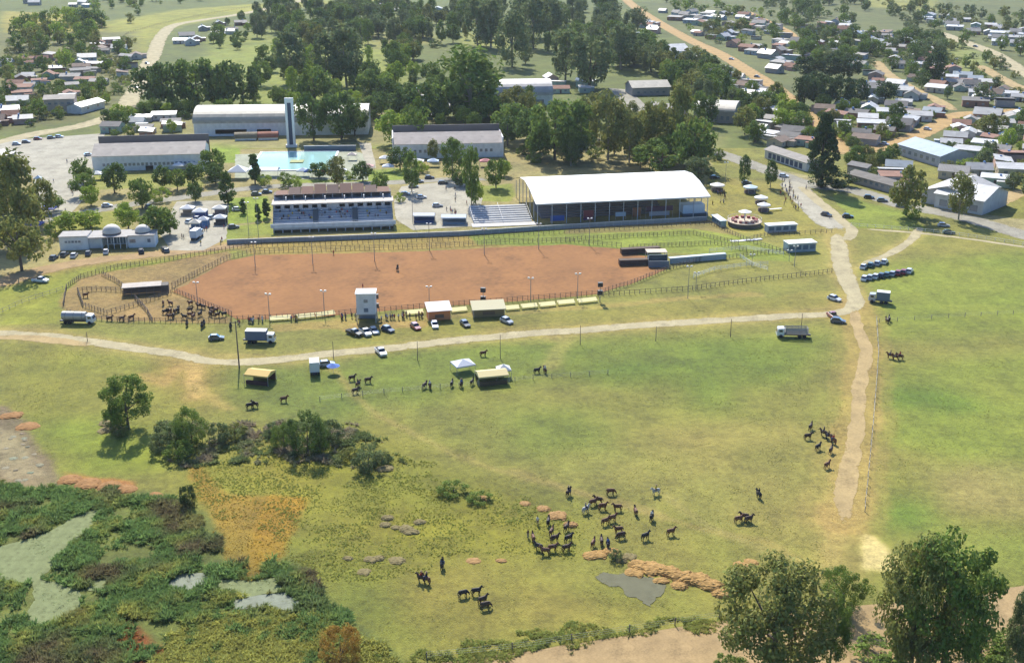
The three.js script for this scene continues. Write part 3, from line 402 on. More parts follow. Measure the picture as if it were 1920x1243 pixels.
hall('plaza_house', 'white walled building at the plaza edge by the tallest tree', 'building', frame(-40, 420, 16, 398), 14, 9, 1.5, greyRoof, M(0.55, 0.52, 0.5, 0.85, { map: wallMap }), { windows: 3 });
hall('plaza_house', 'grey flat roofed building at the corner of the plaza', 'building', frame(-50, 330, 32, 306), 14, 5, 0.8, paleRoof, M(0.5, 0.47, 0.44, 0.85, { map: wallMap }), { windows: 4 });
hall('two_storey_house', 'two storey beige house beside the pale dirt road', 'building', frame(84, 214, 140, 212), 14, 8, 1.4, M(0.5, 0.46, 0.4, 0.9, { map: roofMap }), M(0.52, 0.43, 0.36, 0.9, { map: wallMap }), { windows: 4, wy: 0.7 });
hall('roadside_shed', 'white roofed roadside shed next to the cypress', 'building', frame(152, 214, 196, 202), 9, 4, 1.6, whiteRoof, WHITE, { windows: 2 });
{ const a = frame(440, 264, 480, 263), b = frame(484, 263, 520, 262); for (const [f, c, l] of [[a, [0.3, 0.26, 0.17], 'low curved pavilion with a mossy brown roof in front of the barrel hall'], [b, [0.4, 0.16, 0.1], 'low curved pavilion with a red roof in front of the barrel hall']]) { const t = thing('curved_pavilion', l, 'pavilion', f.x, f.z, f.turn); part('wall', uvm(bb(0, f.len, 0, 1.2, -6, 0)), WHITE, t); part('roof', uvm(barrelRoof(f.len, 6, 1.2, 2.4)), M(...c, 0.9, { map: roofMap }), t); take(t, f.len, 6); } }
// thin white tower with a dark blue stripe
{ const [x, z] = P(546, 276), H = heightOf(546, 276, 184), t = thing('white_tower', 'thin white tower with a dark blue stripe beside the pool', 'tower', x, z, 0.05); part('shaft', mg([bb(-2, -0.9, 0, H, -1.4, 0), bb(0.9, 2, 0, H, -1.4, 0), bb(-0.9, 0.9, H - 2.2, H, -1.4, -0.05)]), WHITE, t); part('stripe_panel', bb(-0.9, 0.9, 0, H - 2.2, -1.2, -0.3), M(0.04, 0.06, 0.11, 0.6), t); part('plinth', bb(-2.6, 2.6, 0, 1.2, -2, 0.6), WHITE, t); keepOut.push([x, z, 6]); }
// swimming pool
{ const q = PP([[470, 288], [612, 284], [628, 322], [466, 322]]); const a = frame(468, 321, 618, 319), t = thing('swimming_pool', 'turquoise swimming pool with a white rim behind the white tents', 'pool', a.x, a.z, a.turn, undefined, 0.1), L = a.len, D = Math.hypot(q[0][0] - q[3][0], q[0][1] - q[3][1]);
  part('rim', mg([bb(-1, L + 1, 0, 0.35, 0, 1), bb(-1, L + 1, 0, 0.35, -D - 1, -D), bb(-1, 0, 0, 0.35, -D, 0), bb(L, L + 1, 0, 0.35, -D, 0)]), WHITE, t); part('water', new THREE.PlaneGeometry(L, D, 1, 1).rotateX(-Math.PI / 2).translate(L / 2, 0.22, -D / 2), M(0.38, 0.62, 0.57, 0.12), t);
  part('island', bb(L * 0.45, L * 0.62, 0.1, 0.6, -D * 0.5, -D * 0.36), M(0.4, 0.42, 0.2, 1), t);
  const w = thing('dark_pool_panel', 'low dark panel along the far side of the pool', 'wall', a.x, a.z, a.turn); part('panel', bb(L * 0.55, L * 1.25, 0, 2.4, -D - 3, -D - 2.7), M(0.16, 0.2, 0.24, 0.8), w); part('coping', bb(L * 0.55 - 0.1, L * 1.25 + 0.1, 2.4, 2.55, -D - 3.1, -D - 2.6), WHITE, w); keepOut.push([a.x + L / 2, a.z - D / 2, 18]); }  // dark panel where the far side of the pool shows dark
// low building beside the track with two domes
{ const fr = frame(112, 470, 290, 464), L = fr.len, t = thing('clubhouse', 'low white building with a dark veranda and two pale domes by the track', 'building', fr.x, fr.z, fr.turn);
  part('wall', uvm(mg([bb(0, L * 0.3, 0, 4.6, -7, 0), bb(L * 0.3, L * 0.44, 0, 4, -9, -1.5), bb(L * 0.44, L * 0.7, 0, 4, -9, -5.5), bb(L * 0.7, L * 0.72, 0, 4, -9, -1.5), bb(L * 0.72, L, 0, 4.2, -7, -0.4)])), WHITE, t); part('roof', uvm(mg([bb(-0.2, L * 0.3, 4.6, 4.8, -7.2, 0.2), bb(L * 0.3, L * 0.72, 4, 4.2, -9.2, 0.4), bb(L * 0.72, L + 0.2, 4.2, 4.4, -7.2, 0)])), M(0.42, 0.4, 0.38, 0.9, { map: wallMap }), t);
  for (let i = 0; i < 4; i++) win(t, L * (0.475 + i * 0.063), 1.5, -5.45, 1.4, 2.2); for (let i = 0; i < 5; i++) part('veranda_post', bb(L * 0.44 + i * L * 0.065 - 0.1, L * 0.44 + i * L * 0.065 + 0.1, 0, 4, -0.2, 0.1), WHITE, t);
  for (const [x, r] of [[0.53, 3.1], [0.86, 2.6]]) { const d = part('dome', new THREE.SphereGeometry(r, 18, 8, 0, 6.3, 0, 1.57).scale(1, 0.85, 1).translate(L * x, 4.7, -4.5), M(0.7, 0.67, 0.6, 0.7, { map: wallMap }), t); part('drum', new THREE.CylinderGeometry(r * 0.97, r * 0.97, 0.6, 18, 1, true).translate(L * x, 4.45, -4.5), M(0.2, 0.16, 0.13, 0.9), d); }
  for (let i = 0; i < 5; i++) win(t, L * 0.07 + i * L * 0.035, 2.9, 0.03, 0.8, 0.7); for (const x of [0.75, 0.78, 0.94]) win(t, L * x, 2.4, -0.36, 1, 1.2); take(t, L, 8); }
// grandstand
{ const fr = frame(512, 438, 738, 430), L = fr.len, t = thing('grandstand', 'blue white concrete grandstand with stepped seats and a brick rear gallery', 'grandstand', fr.x, fr.z, fr.turn), CON = M(0.44, 0.47, 0.51, 0.9, { map: wallMap }), CON2 = M(0.5, 0.53, 0.57, 0.9, { map: wallMap });
  part('front_wall', uvm(bb(-0.8, L + 0.8, 1.9, 3.3, -0.3, 0)), M(0.66, 0.71, 0.77, 0.8, { map: wallMap }), t); part('undercroft_wall', uvm(bb(0, L, 0, 1.6, -4, -3.8)), CON, t);
  for (let i = 0; i < 14; i++) part('pillar', bb(L * i / 13.5, L * i / 13.5 + 0.35, 0, 1.9, -0.6, -0.2), CON, t);
  const n = 7; for (let i = 0; i < n; i++) part('seat_step', uvm(bb(0, L, 1.25 + i * 0.62, 2 + i * 0.62, -1.4 - i * 1.15, -0.3 - i * 1.15)), i % 2 ? CON : CON2, t);
  for (const x of [0.33, 0.66]) part('stairway', flat([[[L * x, 2.2, -1.3], [L * x + 1.9, 2.2, -1.3], [L * x + 1.9, 6.5, -7.6], [L * x, 6.5, -7.6]], [[L * x, 1.6, -1.3], [L * x, 2.2, -1.3], [L * x, 6.5, -7.6]], [[L * x + 1.9, 1.6, -1.3], [L * x + 1.9, 2.2, -1.3], [L * x + 1.9, 6.5, -7.6]]]), M(0.09, 0.11, 0.12, 0.9), t);
  for (const x of [0, 1]) part('side_wall', uvm(flat([[[L * x, 0, 0], [L * x, 2.8, 0], [L * x, 8.2, -8.6], [L * x, 8.2, -20], [L * x, 0, -20]]])), CON, t);
  part('back_wall', uvm(mg(gapWall(L, 8.2, [0, 1, 2, 3, 4, 5, 7, 8, 9, 10, 11, 12].map((i) => [L * (i + 0.2) / 13, L * (i + 0.8) / 13, 6.7, 7.9]), -9.2, -8.5))), CON2, t);
  part('flat_roof', uvm(bb(-0.5, L + 0.5, 8.2, 8.6, -15, -7.6)), M(0.58, 0.53, 0.47, 0.9, { map: wallMap }), t);
  part('rear_wall', uvm(bb(0, L, 0, 8.19, -20, -19.6)), CON, t); part('gallery_floor', bb(0, L, 8.2, 8.59, -20, -15.01), CON, t); part('gallery_back', uvm(bb(0, L, 8.6, 10.2, -19.9, -19.5)), M(0.26, 0.17, 0.13, 0.95, { map: wallMap }), t); part('gallery_roof', bb(0, L, 10.2, 10.4, -19.6, -14.6), M(0.2, 0.16, 0.14, 0.95), t); for (let i = 0; i <= 12; i++) part('gallery_post', bb(L * i / 12.1, L * i / 12.1 + 0.25, 8.6, 10.2, -15, -14.75), CON, t);
  for (let i = 0; i < 9; i++) { const x0 = L * (0.02 + i * 0.108), hi = [0.5, 1.5, 1.7, 2.4, 2.1, 2.4, 2.2, 1.5, 0.8][i]; part('brick_panel', flat([[[x0, 10.41, -14.7], [x0 + L * 0.1, 10.41, -14.7], [x0 + L * 0.1, 10.45 + hi, -19.4], [x0, 10.45 + hi, -19.4]], [[x0, 10.41, -19.4], [x0 + L * 0.1, 10.41, -19.4], [x0 + L * 0.1, 10.45 + hi, -19.4], [x0, 10.45 + hi, -19.4]]]), i % 3 === 1 ? M(0.22, 0.15, 0.12, 0.95, { map: wallMap }) : M(0.3, 0.18, 0.13, 0.95, { map: wallMap }), t); }
  for (let i = 0; i < 6; i++) part('roof_fin', bb(L * (0.1 + i * 0.165), L * (0.1 + i * 0.165) + 0.3, 8.6, 9.8, -14.5, -12.6), WHITE, t); take(t, L, 20); }
// bleachers
{ const fr = frame(890, 424, 1000, 420), t = thing('bleachers', 'grey stepped concrete bleachers beside the big marquee', 'bleachers', fr.x, fr.z, fr.turn), L = fr.len; for (let i = 0; i < 8; i++) part('step', uvm(bb(0, L, 0, 0.5 + i * 0.3, -3 - (i + 1) * 2.1, -3 - i * 2.1 + 0.02)), M(0.42, 0.43, 0.44, 0.95, { map: wallMap }), t); part('apron', uvm(bb(-1, L + 1, 0, 0.25, -3, 2)), M(0.58, 0.56, 0.52, 0.9, { map: wallMap }), t); for (const x of [0, 0.5, 1]) part('side_rail', bar(L * x, 1.4, -3, L * x, 3.8, -19, 0.06), STEEL, t); take(t, L, 15); }
// the big white marquee
{ const fr = frame(1008, 421, 1326, 406), L = fr.len, D = 42, t = thing('marquee', 'huge white roofed marquee on posts beside the arena', 'marquee', fr.x, fr.z, fr.turn), pr = [[0.6, 7.6], [-D * 0.28, 10.6], [-D / 2, 11.6], [-D * 0.72, 10.6], [-D - 0.6, 7.6]];
  const faces = []; for (let i = 0; i < 4; i++) for (const dy of [0, 0.12]) faces.push([[-0.8, pr[i][1] + dy, pr[i][0]], [L + 0.8, pr[i][1] + dy, pr[i][0]], [L + 0.8, pr[i + 1][1] + dy, pr[i + 1][0]], [-0.8, pr[i + 1][1] + dy, pr[i + 1][0]]]);
  part('roof', uvm(flat(faces)), M(0.82, 0.82, 0.8, 0.6), t); part('eave_beam', bb(-0.6, L + 0.6, 7.25, 7.55, 0.2, 0.5), M(0.7, 0.7, 0.68, 0.6), t);
  const n = 13; for (let i = 0; i < n; i++) { part('post', bb(L * i / (n - 1) - 0.12, L * i / (n - 1) + 0.12, 0, 7, -0.2, 0.05), M(0.55, 0.55, 0.55, 0.6), t); part('post', bb(L * i / (n - 1) - 0.12, L * i / (n - 1) + 0.12, 0, 7, -D - 0.05, -D + 0.2), M(0.55, 0.55, 0.55, 0.6), t); }
  for (const x of [0, 1]) for (let i = 1; i < 6; i++) part('side_post', bb(L * x - 0.12, L * x + 0.12, 0, 7 + [0, 2, 3.2, 4.2, 3.2, 2][i] * 0.95, -D * i / 6 - 0.12, -D * i / 6 + 0.12), M(0.45, 0.45, 0.44, 0.6), t);
  for (let i = 0; i < 7; i++) part('seat_step', bb(3, L * 0.78, 0, 0.5 + i * 0.5, -10 - i * 2, -8.02 - i * 2), M(0.2, 0.19, 0.2, 0.9), t);
  const ban = [[0.08, 0.16, 0.6, 2.6, 0.05, 0.12, 0.4], [0.27, 0.33, 0.8, 4, 0.3, 0.06, 0.06], [0.27, 0.33, 0.5, 1.6, 0.14, 0.06, 0.25], [0.46, 0.52, 1.2, 2.8, 0.55, 0.57, 0.6], [0.56, 0.61, 0.8, 4.2, 0.32, 0.12, 0.05], [0.64, 0.8, 2.6, 4.4, 0.12, 0.05, 0.07], [0.66, 0.78, 0.8, 2.4, 0.5, 0.42, 0.4]];
  for (const [a, b, y0, y1, r, g, bl] of ban) { const o = thing('hanging_banner', `${bl > 0.3 && r < 0.2 ? 'blue' : r > 0.5 ? 'white' : g > 0.3 ? 'pale lettered' : g > 0.1 ? 'orange' : bl > 0.2 ? 'purple' : r > 0.2 ? 'red' : 'dark red wide'} banner hung under the marquee front`, 'banner', fr.x, fr.z, fr.turn, undefined); part('cloth', bb(L * a, L * b, y0, y1, -1.6, -1.5), M(r, g, bl, 0.8), o); part('pole', bar(L * a, 0, -1.55, L * a, y1, -1.55, 0.05), STEEL, o); part('pole', bar(L * b, 0, -1.55, L * b, y1, -1.55, 0.05), STEEL, o); }
  const s = thing('container_stage', 'light blue white box stall under the end of the marquee', 'stall', fr.x, fr.z, fr.turn); part('box', bb(L * 0.86, L * 0.99, 1.2, 4.4, -6, -1), M(0.62, 0.68, 0.74, 0.6), s); part('base', bb(L * 0.86, L * 1.01, 0, 1.15, -6, -0.6), M(0.1, 0.12, 0.13, 0.9), s); take(t, L, D); }
// boundary wall of the track
{ const pts = PP([[425, 458], [640, 450], [860, 442], [1010, 432], [1180, 422], [1326, 414]]); for (let i = 0; i < pts.length - 1; i++) { const [a, b] = [pts[i], pts[i + 1]], len = Math.hypot(b[0] - a[0], b[1] - a[1]), t = thing('boundary_wall', ['grey wall in front of the grandstand lawn', 'grey wall in front of the grandstand end', 'grey wall in front of the bleachers', 'grey wall in front of the marquee banners', 'grey wall at the end of the marquee'][i] + ' along the track', 'wall', a[0], a[1], Math.atan2(-(b[1] - a[1]), b[0] - a[0])); part('panel', uvm(bb(0.02, len - 0.02, 0, 1.5, -0.2, 0)), M(0.36, 0.38, 0.4, 0.9, { map: wallMap }), t); part('coping', bb(0, len, 1.5, 1.62, -0.3, 0.1), M(0.62, 0.6, 0.56, 0.9), t); const n = Math.round(len / 3); for (let k = 0; k < n; k++) part('pier', bb(len * k / n, len * k / n + 0.25, 0, 1.5, 0, 0.12), M(0.42, 0.43, 0.44, 0.9), t); } }  // grey of panels and piers holds the shade on the wall front
// commentary cabin on stilts at the arena fence
{ const [x, z] = P(687, 606), t = thing('commentary_cabin', 'white two storey commentary cabin on dark posts at the arena fence', 'cabin', x, z, 0.04), W = 2.6; part('wall', uvm(bb(-W, W, 2.6, 8.4, -4.2, 0)), M(0.74, 0.75, 0.77, 0.7, { map: wallMap }), t); part('roof', bb(-W - 0.25, W + 0.25, 8.4, 8.65, -4.5, 0.3), WHITE, t); win(t, 0, 6.4, 0.03, 1.1, 0.9); win(t, 0, 3.8, 0.03, 1.2, 1.1); part('underside_shade_panel', bb(-W + 0.2, W - 0.2, 0, 2.6, -3.9, -3.8), M(0.2, 0.24, 0.3, 0.9), t); part('floor_slab', bb(-W, W, 2.4, 2.598, -4.1, -0.1), STEEL, t); for (const a of [-1, 1]) for (const b of [-4, -0.15]) part('post', bb(a * W - 0.12, a * W + 0.12, 0, 2.6, b - 0.12, b + 0.12), STEEL, t); const l = part('ladder', mg([bar(W + 0.5, 0, -1, W + 0.1, 5, -1, 0.05), bar(W + 0.5, 0, -1.5, W + 0.1, 5, -1.5, 0.05)]), STEEL, t); for (let i = 0; i < 8; i++) part('rung', bar(W + 0.45 - i * 0.05, 0.5 + i * 0.58, -1, W + 0.45 - i * 0.05, 0.5 + i * 0.58, -1.5, 0.035), STEEL, l); }  // dark blue-grey back panel stands for the shade under the cabin
// huts at the fence
function hut(px0, py0, px1, py1, h, d, wallM, roofM, label) { const fr = frame(px0, py0, px1, py1), L = fr.len, t = thing('hut', label, 'hut', fr.x, fr.z, fr.turn); part('wall', uvm(bb(0, L, 0, h, -d, -0.5)), wallM, t); part('roof', flat([[[-0.4, h - 0.3, 0.5], [L + 0.4, h - 0.3, 0.5], [L + 0.4, h + 0.8, -d - 0.3], [-0.4, h + 0.8, -d - 0.3]], [[-0.4, h - 0.15, 0.5], [L + 0.4, h - 0.15, 0.5], [L + 0.4, h + 0.95, -d - 0.3], [-0.4, h + 0.95, -d - 0.3]], [[-0.4, h - 0.3, 0.5], [L + 0.4, h - 0.3, 0.5], [L + 0.4, h - 0.15, 0.5], [-0.4, h - 0.15, 0.5]]]), roofM, t); win(t, L * 0.5, 1.2, -0.47, L * 0.4, 1, 0, 'hatch', M(0.2, 0.13, 0.08, 0.9)); for (const x of [0, 1]) part('post', bar(L * x, 0, 0.3, L * x, h - 0.25, 0.3, 0.06), STEEL, t); return t; }
hut(804, 603, 845, 600, 3.2, 4.5, M(0.75, 0.27, 0.1, 0.9), M(0.8, 0.72, 0.68, 0.7), 'orange walled hut with a white roof at the arena fence');
hut(888, 597, 946, 594, 2.7, 4.5, M(0.3, 0.22, 0.1, 0.95), M(0.62, 0.56, 0.36, 0.95), 'straw coloured hut with dark front at the arena fence');
// chutes at the arena end
{ const [x, z] = P(1235, 500), t = thing('bucking_chute', 'blue grey steel chute with a rounded hood at the arena end', 'chute', x, z, 0.06); part('hood', new THREE.CylinderGeometry(2.5, 2.5, 6, 16, 1, false, 0, Math.PI).rotateZ(Math.PI / 2).rotateX(-Math.PI / 2).scale(1, 1.3, 1).translate(0, 0.4, -1), M(0.2, 0.27, 0.3, 0.7), t); part('platform_roof', bb(-3.2, 3.4, 3.6, 3.8, -7.5, -3.4), M(0.6, 0.5, 0.38, 0.9), t); for (const a of [-3, 3.2]) for (const b of [-7.3, -3.6]) part('post', bar(a, 0, b, a, 3.6, b, 0.1), STEEL, t); part('gate', bb(-3.4, 3.2, 0, 2.2, 0.9, 1.1), M(0.16, 0.2, 0.24, 0.7), t);
  for (const [a, b, c, d, lab] of [[1166, 478, 1238, 474, 'dark covered cattle race on the far side of the chute'], [1162, 499, 1218, 497, 'brown covered cattle race on the near side of the chute']]) { const fr = frame(a, b, c, d), r = thing('cattle_race', lab, 'cattle race', fr.x, fr.z, fr.turn); for (const q of [0, -2]) for (let k = 0; k < 4; k++) part('board', bb(0, fr.len, 0.15 + k * 0.42, 0.48 + k * 0.42, q - 0.1, q), M(0.1, 0.07, 0.055, 0.95), r); part('top_board', bb(0, fr.len, 1.8, 1.9, -2.1, 0.05), M(0.12, 0.085, 0.06, 0.95), r); for (let k = 0; k <= 5; k++) part('post', bb(fr.len * k / 5 - 0.08, fr.len * k / 5 + 0.08, 0, 1.8, 0, 0.12), M(0.12, 0.09, 0.07, 1), r); }
  const fr = frame(1256, 495, 1362, 486), w = thing('steel_wall', 'long blue grey steel panel wall leading away from the chute', 'wall', fr.x, fr.z, fr.turn), n = 14; for (let i = 0; i < n; i++) part('panel', bb(fr.len * i / n + 0.03, fr.len * (i + 1) / n - 0.03, 0, 1.7 + (i % 2) * 0.04, -0.1, 0), M(0.32, 0.4, 0.45, 0.6), w); part('cap', bb(0, fr.len, 1.76, 1.9, -1.6, 0.1), M(0.45, 0.52, 0.56, 0.6), w); }
// ---------------------------------------------------------------- houses of the town
const roofsC = { 'weathered grey': M(0.42, 0.4, 0.37, 0.8, { map: roofMap }), 'pale metal': M(0.62, 0.61, 0.58, 0.5, { map: roofMap }), 'white': M(0.78, 0.77, 0.74, 0.5, { map: roofMap }), 'red tiled': M(0.36, 0.19, 0.13, 0.9, { map: roofMap }), 'brown tiled': M(0.3, 0.22, 0.17, 0.9, { map: roofMap }), 'dark grey': M(0.22, 0.21, 0.2, 0.85, { map: roofMap }), 'bluish metal': M(0.36, 0.42, 0.46, 0.5, { map: roofMap }) };
const wallsC = { white: M(0.66, 0.65, 0.62, 0.9, { map: wallMap }), cream: M(0.6, 0.53, 0.4, 0.9, { map: wallMap }), pink: M(0.55, 0.36, 0.3, 0.9, { map: wallMap }), grey: M(0.42, 0.4, 0.38, 0.9, { map: wallMap }), brick: M(0.36, 0.19, 0.13, 0.95, { map: wallMap }), 'light blue': M(0.4, 0.5, 0.56, 0.9, { map: wallMap }), 'sea green': M(0.38, 0.5, 0.42, 0.9, { map: wallMap }) };
const houseG = []; for (let i = 0; i < 8; i++) { const L = rr(7, 13), D = rr(6, 9.5), h = rr(2.6, 3.2), r = i < 5 ? rr(1, 2.1) : 0; const wall = r ? gableWall(L, D, h, r) : bb(0, L, 0, h, -D, 0), s = rr(0.3, 0.9); const roof = r ? gableRoof(L, D, h, r, 0.4) : flat([[[-0.4, h + 0.05, 0.4], [L + 0.4, h + 0.05, 0.4], [L + 0.4, h + s, -D - 0.4], [-0.4, h + s, -D - 0.4]], [[-0.4, h + 0.2, 0.4], [L + 0.4, h + 0.2, 0.4], [L + 0.4, h + s + 0.15, -D - 0.4], [-0.4, h + s + 0.15, -D - 0.4]], [[-0.4, h + 0.05, 0.4], [L + 0.4, h + 0.05, 0.4], [L + 0.4, h + 0.2, 0.4], [-0.4, h + 0.2, 0.4]], [[0, h, 0], [0, h + 0.1, 0], [0, h + s, -D], [0, h, -D]], [[L, h, 0], [L, h + 0.1, 0], [L, h + s, -D], [L, h, -D]]]); const C0 = (g) => uvm(g.translate(-L / 2, 0, D / 2)); houseG.push({ L, D, h, r, wall: C0(wall), roof: C0(roof), wing: i % 3 === 0 ? C0(bb(L * 0.6, L + 2.6, 0, 2.3, 0.02, 3)) : null, wingRoof: i % 3 === 0 ? C0(bb(L * 0.58, L + 2.9, 2.32, 2.5, 0.05, 3.3)) : null }); }
const DOOR = M(0.14, 0.1, 0.08, 0.8);
function house(x, z, turn, roof, wall, where, group, k = 1) {
  const g = pick(houseG), t = thing('house', `${wall} walled house with ${roof} roof ${where}`, 'house', x, z, turn, group); t.scale.set(k, k * rr(0.95, 1.15), k);
  part('wall', g.wall, wallsC[wall], t); const r = part('roof', g.roof, roofsC[roof], t); if (g.wing) { part('porch_wall', g.wing, wallsC[wall], t); part('porch_roof', g.wingRoof, roofsC[roof], t); }
  if (rnd() < 0.35) part('water_tank', new THREE.CylinderGeometry(0.5, 0.45, 0.9, 10).translate(g.L * 0.2, g.h + g.r * 0.7 + 0.7, -0.6), M(0.12, 0.25, 0.5, 0.6), r);
  win(t, g.L * 0.02, 1.05, g.D / 2 + 0.02, 0.95, 2.1, 0, 'door', DOOR); for (const a of [-0.3, 0.28]) win(t, g.L * a, 1.6, g.D / 2 + 0.02, 1.3, 1); win(t, -g.L / 2 - 0.02, 1.6, 0, 1.2, 1, 1); win(t, g.L / 2 + 0.02, 1.6, 0, 1.2, 1, 1);
  keepOut.push([x, z, 6.5 * k]); return t;
}
const free = (x, z, r) => !keepOut.some(([a, b, c]) => (a - x) ** 2 + (b - z) ** 2 < (c + r) ** 2);
function fill(px, n, r, roadGap, f) { const q = PP(px), xs = q.map((p) => p[0]), zs = q.map((p) => p[1]); const x0 = Math.min(...xs), x1 = Math.max(...xs), z0 = Math.min(...zs), z1 = Math.max(...zs); let made = 0; for (let i = 0; i < n * 30 && made < n; i++) { const x = rr(x0, x1), z = rr(z0, z1); if (!inside(q, x, z) || !free(x, z, r) || nearRoad(x, z, roadGap)) continue; f(x, z); made++; } }
const RW = ['weathered grey', 'weathered grey', 'pale metal', 'pale metal', 'white', 'red tiled', 'brown tiled', 'dark grey', 'dark grey', 'bluish metal'], WW = ['white', 'white', 'cream', 'pink', 'grey', 'grey', 'brick', 'light blue', 'sea green'];
const zoneHouses = (px, n0, turn, where, group, roofs = RW, k = 1, n = Math.round(n0 * 1.3)) => fill(px, n, 5.2, 5, (x, z) => house(x, z, turn + pick([0, Math.PI / 2, Math.PI, 0]) + rr(-0.22, 0.22), pick(roofs), pick(WW), where, group, k * rr(0.85, 1.25)));
zoneHouses([[0, 120], [120, 100], [250, 70], [258, 110], [235, 175], [190, 205], [60, 235], [-60, 250], [-60, 120]], 42, 0.25, 'beside the pale dirt road', 'houses by the pale dirt road', ['red tiled', 'red tiled', 'weathered grey', 'pale metal', 'brown tiled', 'white', 'dark grey']);
zoneHouses([[310, 60], [380, 45], [470, 40], [470, 70], [380, 90], [310, 100]], 8, 0.2, 'on the green slope above the park', 'houses on the slope above the park', ['weathered grey', 'pale metal', 'dark grey']);
zoneHouses([[190, 225], [330, 215], [340, 245], [260, 258], [200, 252]], 6, 0.15, 'behind the long white hall', 'houses behind the long white hall');
zoneHouses([[30, -10], [180, 0], [170, 18], [40, 14]], 6, 0, 'beyond the upper fields', 'houses beyond the upper fields', ['white', 'pale metal']);
zoneHouses([[640, -10], [800, -10], [860, 30], [700, 35]], 8, 0.1, 'at the far edge of the park', 'houses beyond the park');
zoneHouses([[1230, 20], [1420, 30], [1500, 80], [1480, 160], [1400, 120], [1330, 80]], 40, -0.7, 'above the orange dirt road', 'houses above the orange road', ['white', 'pale metal', 'weathered grey', 'pale metal', 'red tiled', 'dark grey']);
zoneHouses([[1300, 110], [1400, 150], [1480, 210], [1560, 270], [1440, 280], [1400, 220], [1330, 150]], 26, -0.7, 'below the orange dirt road', 'houses below the orange road');
zoneHouses([[1480, 60], [1560, 40], [1700, 70], [1760, 110], [1780, 190], [1660, 140], [1500, 110]], 44, -0.5, 'behind the dark tree stand', 'houses behind the dark stand');
zoneHouses([[1540, 205], [1620, 200], [1740, 215], [1700, 250], [1600, 280]], 20, -0.4, 'in the dirt road bend', 'houses in the road bend');
zoneHouses([[1630, 130], [1770, 205], [1740, 225], [1620, 190]], 10, -0.5, 'inside the small road triangle', 'houses in the road triangle');
zoneHouses([[1700, 20], [1920, 60], [2000, 110], [1880, 90], [1760, 50]], 22, -0.4, 'on the far ridge street', 'houses on the far street', ['white', 'pale metal', 'pale metal', 'weathered grey']);
zoneHouses([[1780, 130], [1920, 190], [1920, 200], [1830, 200], [1790, 170]], 14, -0.4, 'by the small dirt crossroads', 'houses by the crossroads');
zoneHouses([[1800, 225], [2000, 215], [2000, 440], [1900, 350], [1760, 330], [1780, 270]], 34, -0.35, 'beyond the warehouses', 'houses beyond the warehouses', ['pale metal', 'weathered grey', 'white', 'weathered grey', 'red tiled']);
zoneHouses([[1880, 385], [1990, 380], [2000, 430], [1900, 420]], 4, -0.3, 'by the dirt side road', 'houses by the side road');
zoneHouses([[1560, 320], [1700, 320], [1690, 345], [1600, 335]], 5, -0.35, 'behind the dark roofed row of sheds', 'houses behind the sheds');
zoneHouses([[1130, 60], [1220, 30], [1230, 60], [1150, 90]], 6, -0.6, 'half hidden by the park trees', 'houses in the park trees');
zoneHouses([[1030, 150], [1130, 150], [1120, 175], [1040, 180]], 4, 0, 'under the tall park trees', 'houses under the park trees', ['white', 'red tiled']);
zoneHouses([[720, 170], [860, 200], [920, 230], [740, 245]], 6, 0.1, 'behind the grey roofed hall', 'houses behind the grey roofed hall', ['brown tiled', 'weathered grey', 'pale metal']);
// trees between them
const LW = { mid: 'green', dark: 'dark green', bright: 'light green', olive: 'olive green', grey: 'grey green' };
const zoneTrees = (px, n, kinds, hs, where, group, leaves = ['mid', 'dark', 'mid', 'olive', 'bright'], lod = 'far', gap = 1.5, r = 1.5) => fill(px, Math.round(n * (lod === 'far' ? 1.5 : 1.3)), r, gap, (x, z) => { const k = pick(kinds), l = pick(leaves), h = rr(...hs); const q = tree(k, x, z, k === 'bush' ? h * 0.5 : h, k === 'bush' ? h * 0.75 : h * rr(0.7, 1.0) * (k === 'gum' ? 0.55 : 1), l, `${LW[l]} ${KIND[k].words} ${where}`, group, lod); if (k !== 'gum') q.name = numbered((/block|rise|belt/.test(where) ? 'street_' : /house|bend|warehouse|garden/.test(where) ? 'garden_' : 'park_') + (k === 'bush' ? 'bush' : 'tree')); keepOut.push([x, z, r + 0.5]); });  // first name prefix covers far blocks, rise and belt, not only streets
zoneTrees([[20, 40], [190, 35], [195, 110], [120, 130], [20, 120]], 44, ['round', 'round', 'bush'], [10, 18], 'below the upper field', 'trees below the upper field');
zoneTrees([[0, 130], [250, 90], [235, 190], [60, 235], [-60, 245]], 60, ['round', 'bush', 'bush'], [6, 11], 'between the houses by the pale road', 'trees among the houses by the pale road');
zoneTrees([[150, 0], [320, -5], [480, -12], [300, 14], [160, 20]], 24, ['round', 'bush'], [7, 12], 'along the edge of the upper field', 'trees along the upper field');
zoneTrees([[240, 30], [260, 28], [262, 50], [240, 52]], 1, ['round'], [9, 10], 'alone in the upper field', 'tree in the upper field');
zoneTrees([[480, 15], [860, 20], [880, 90], [700, 85], [560, 95], [480, 70]], 100, ['gum', 'round', 'gum', 'round'], [12, 22], 'in the upper park', 'trees of the upper park', ['mid', 'grey', 'grey', 'dark', 'olive'], 'mid');
zoneTrees([[480, 100], [560, 110], [760, 110], [800, 150], [760, 190], [600, 200], [480, 190]], 34, ['round', 'gum', 'round'], [9, 17], 'on the park lawn', 'trees of the park lawn', ['mid', 'dark', 'bright'], 'mid');
zoneTrees([[860, 15], [1120, 10], [1230, 60], [1230, 140], [1050, 140], [900, 110]], 70, ['round', 'gum', 'round'], [12, 24], 'in the dense upper wood', 'trees of the dense wood', ['mid', 'grey', 'dark', 'grey'], 'mid');
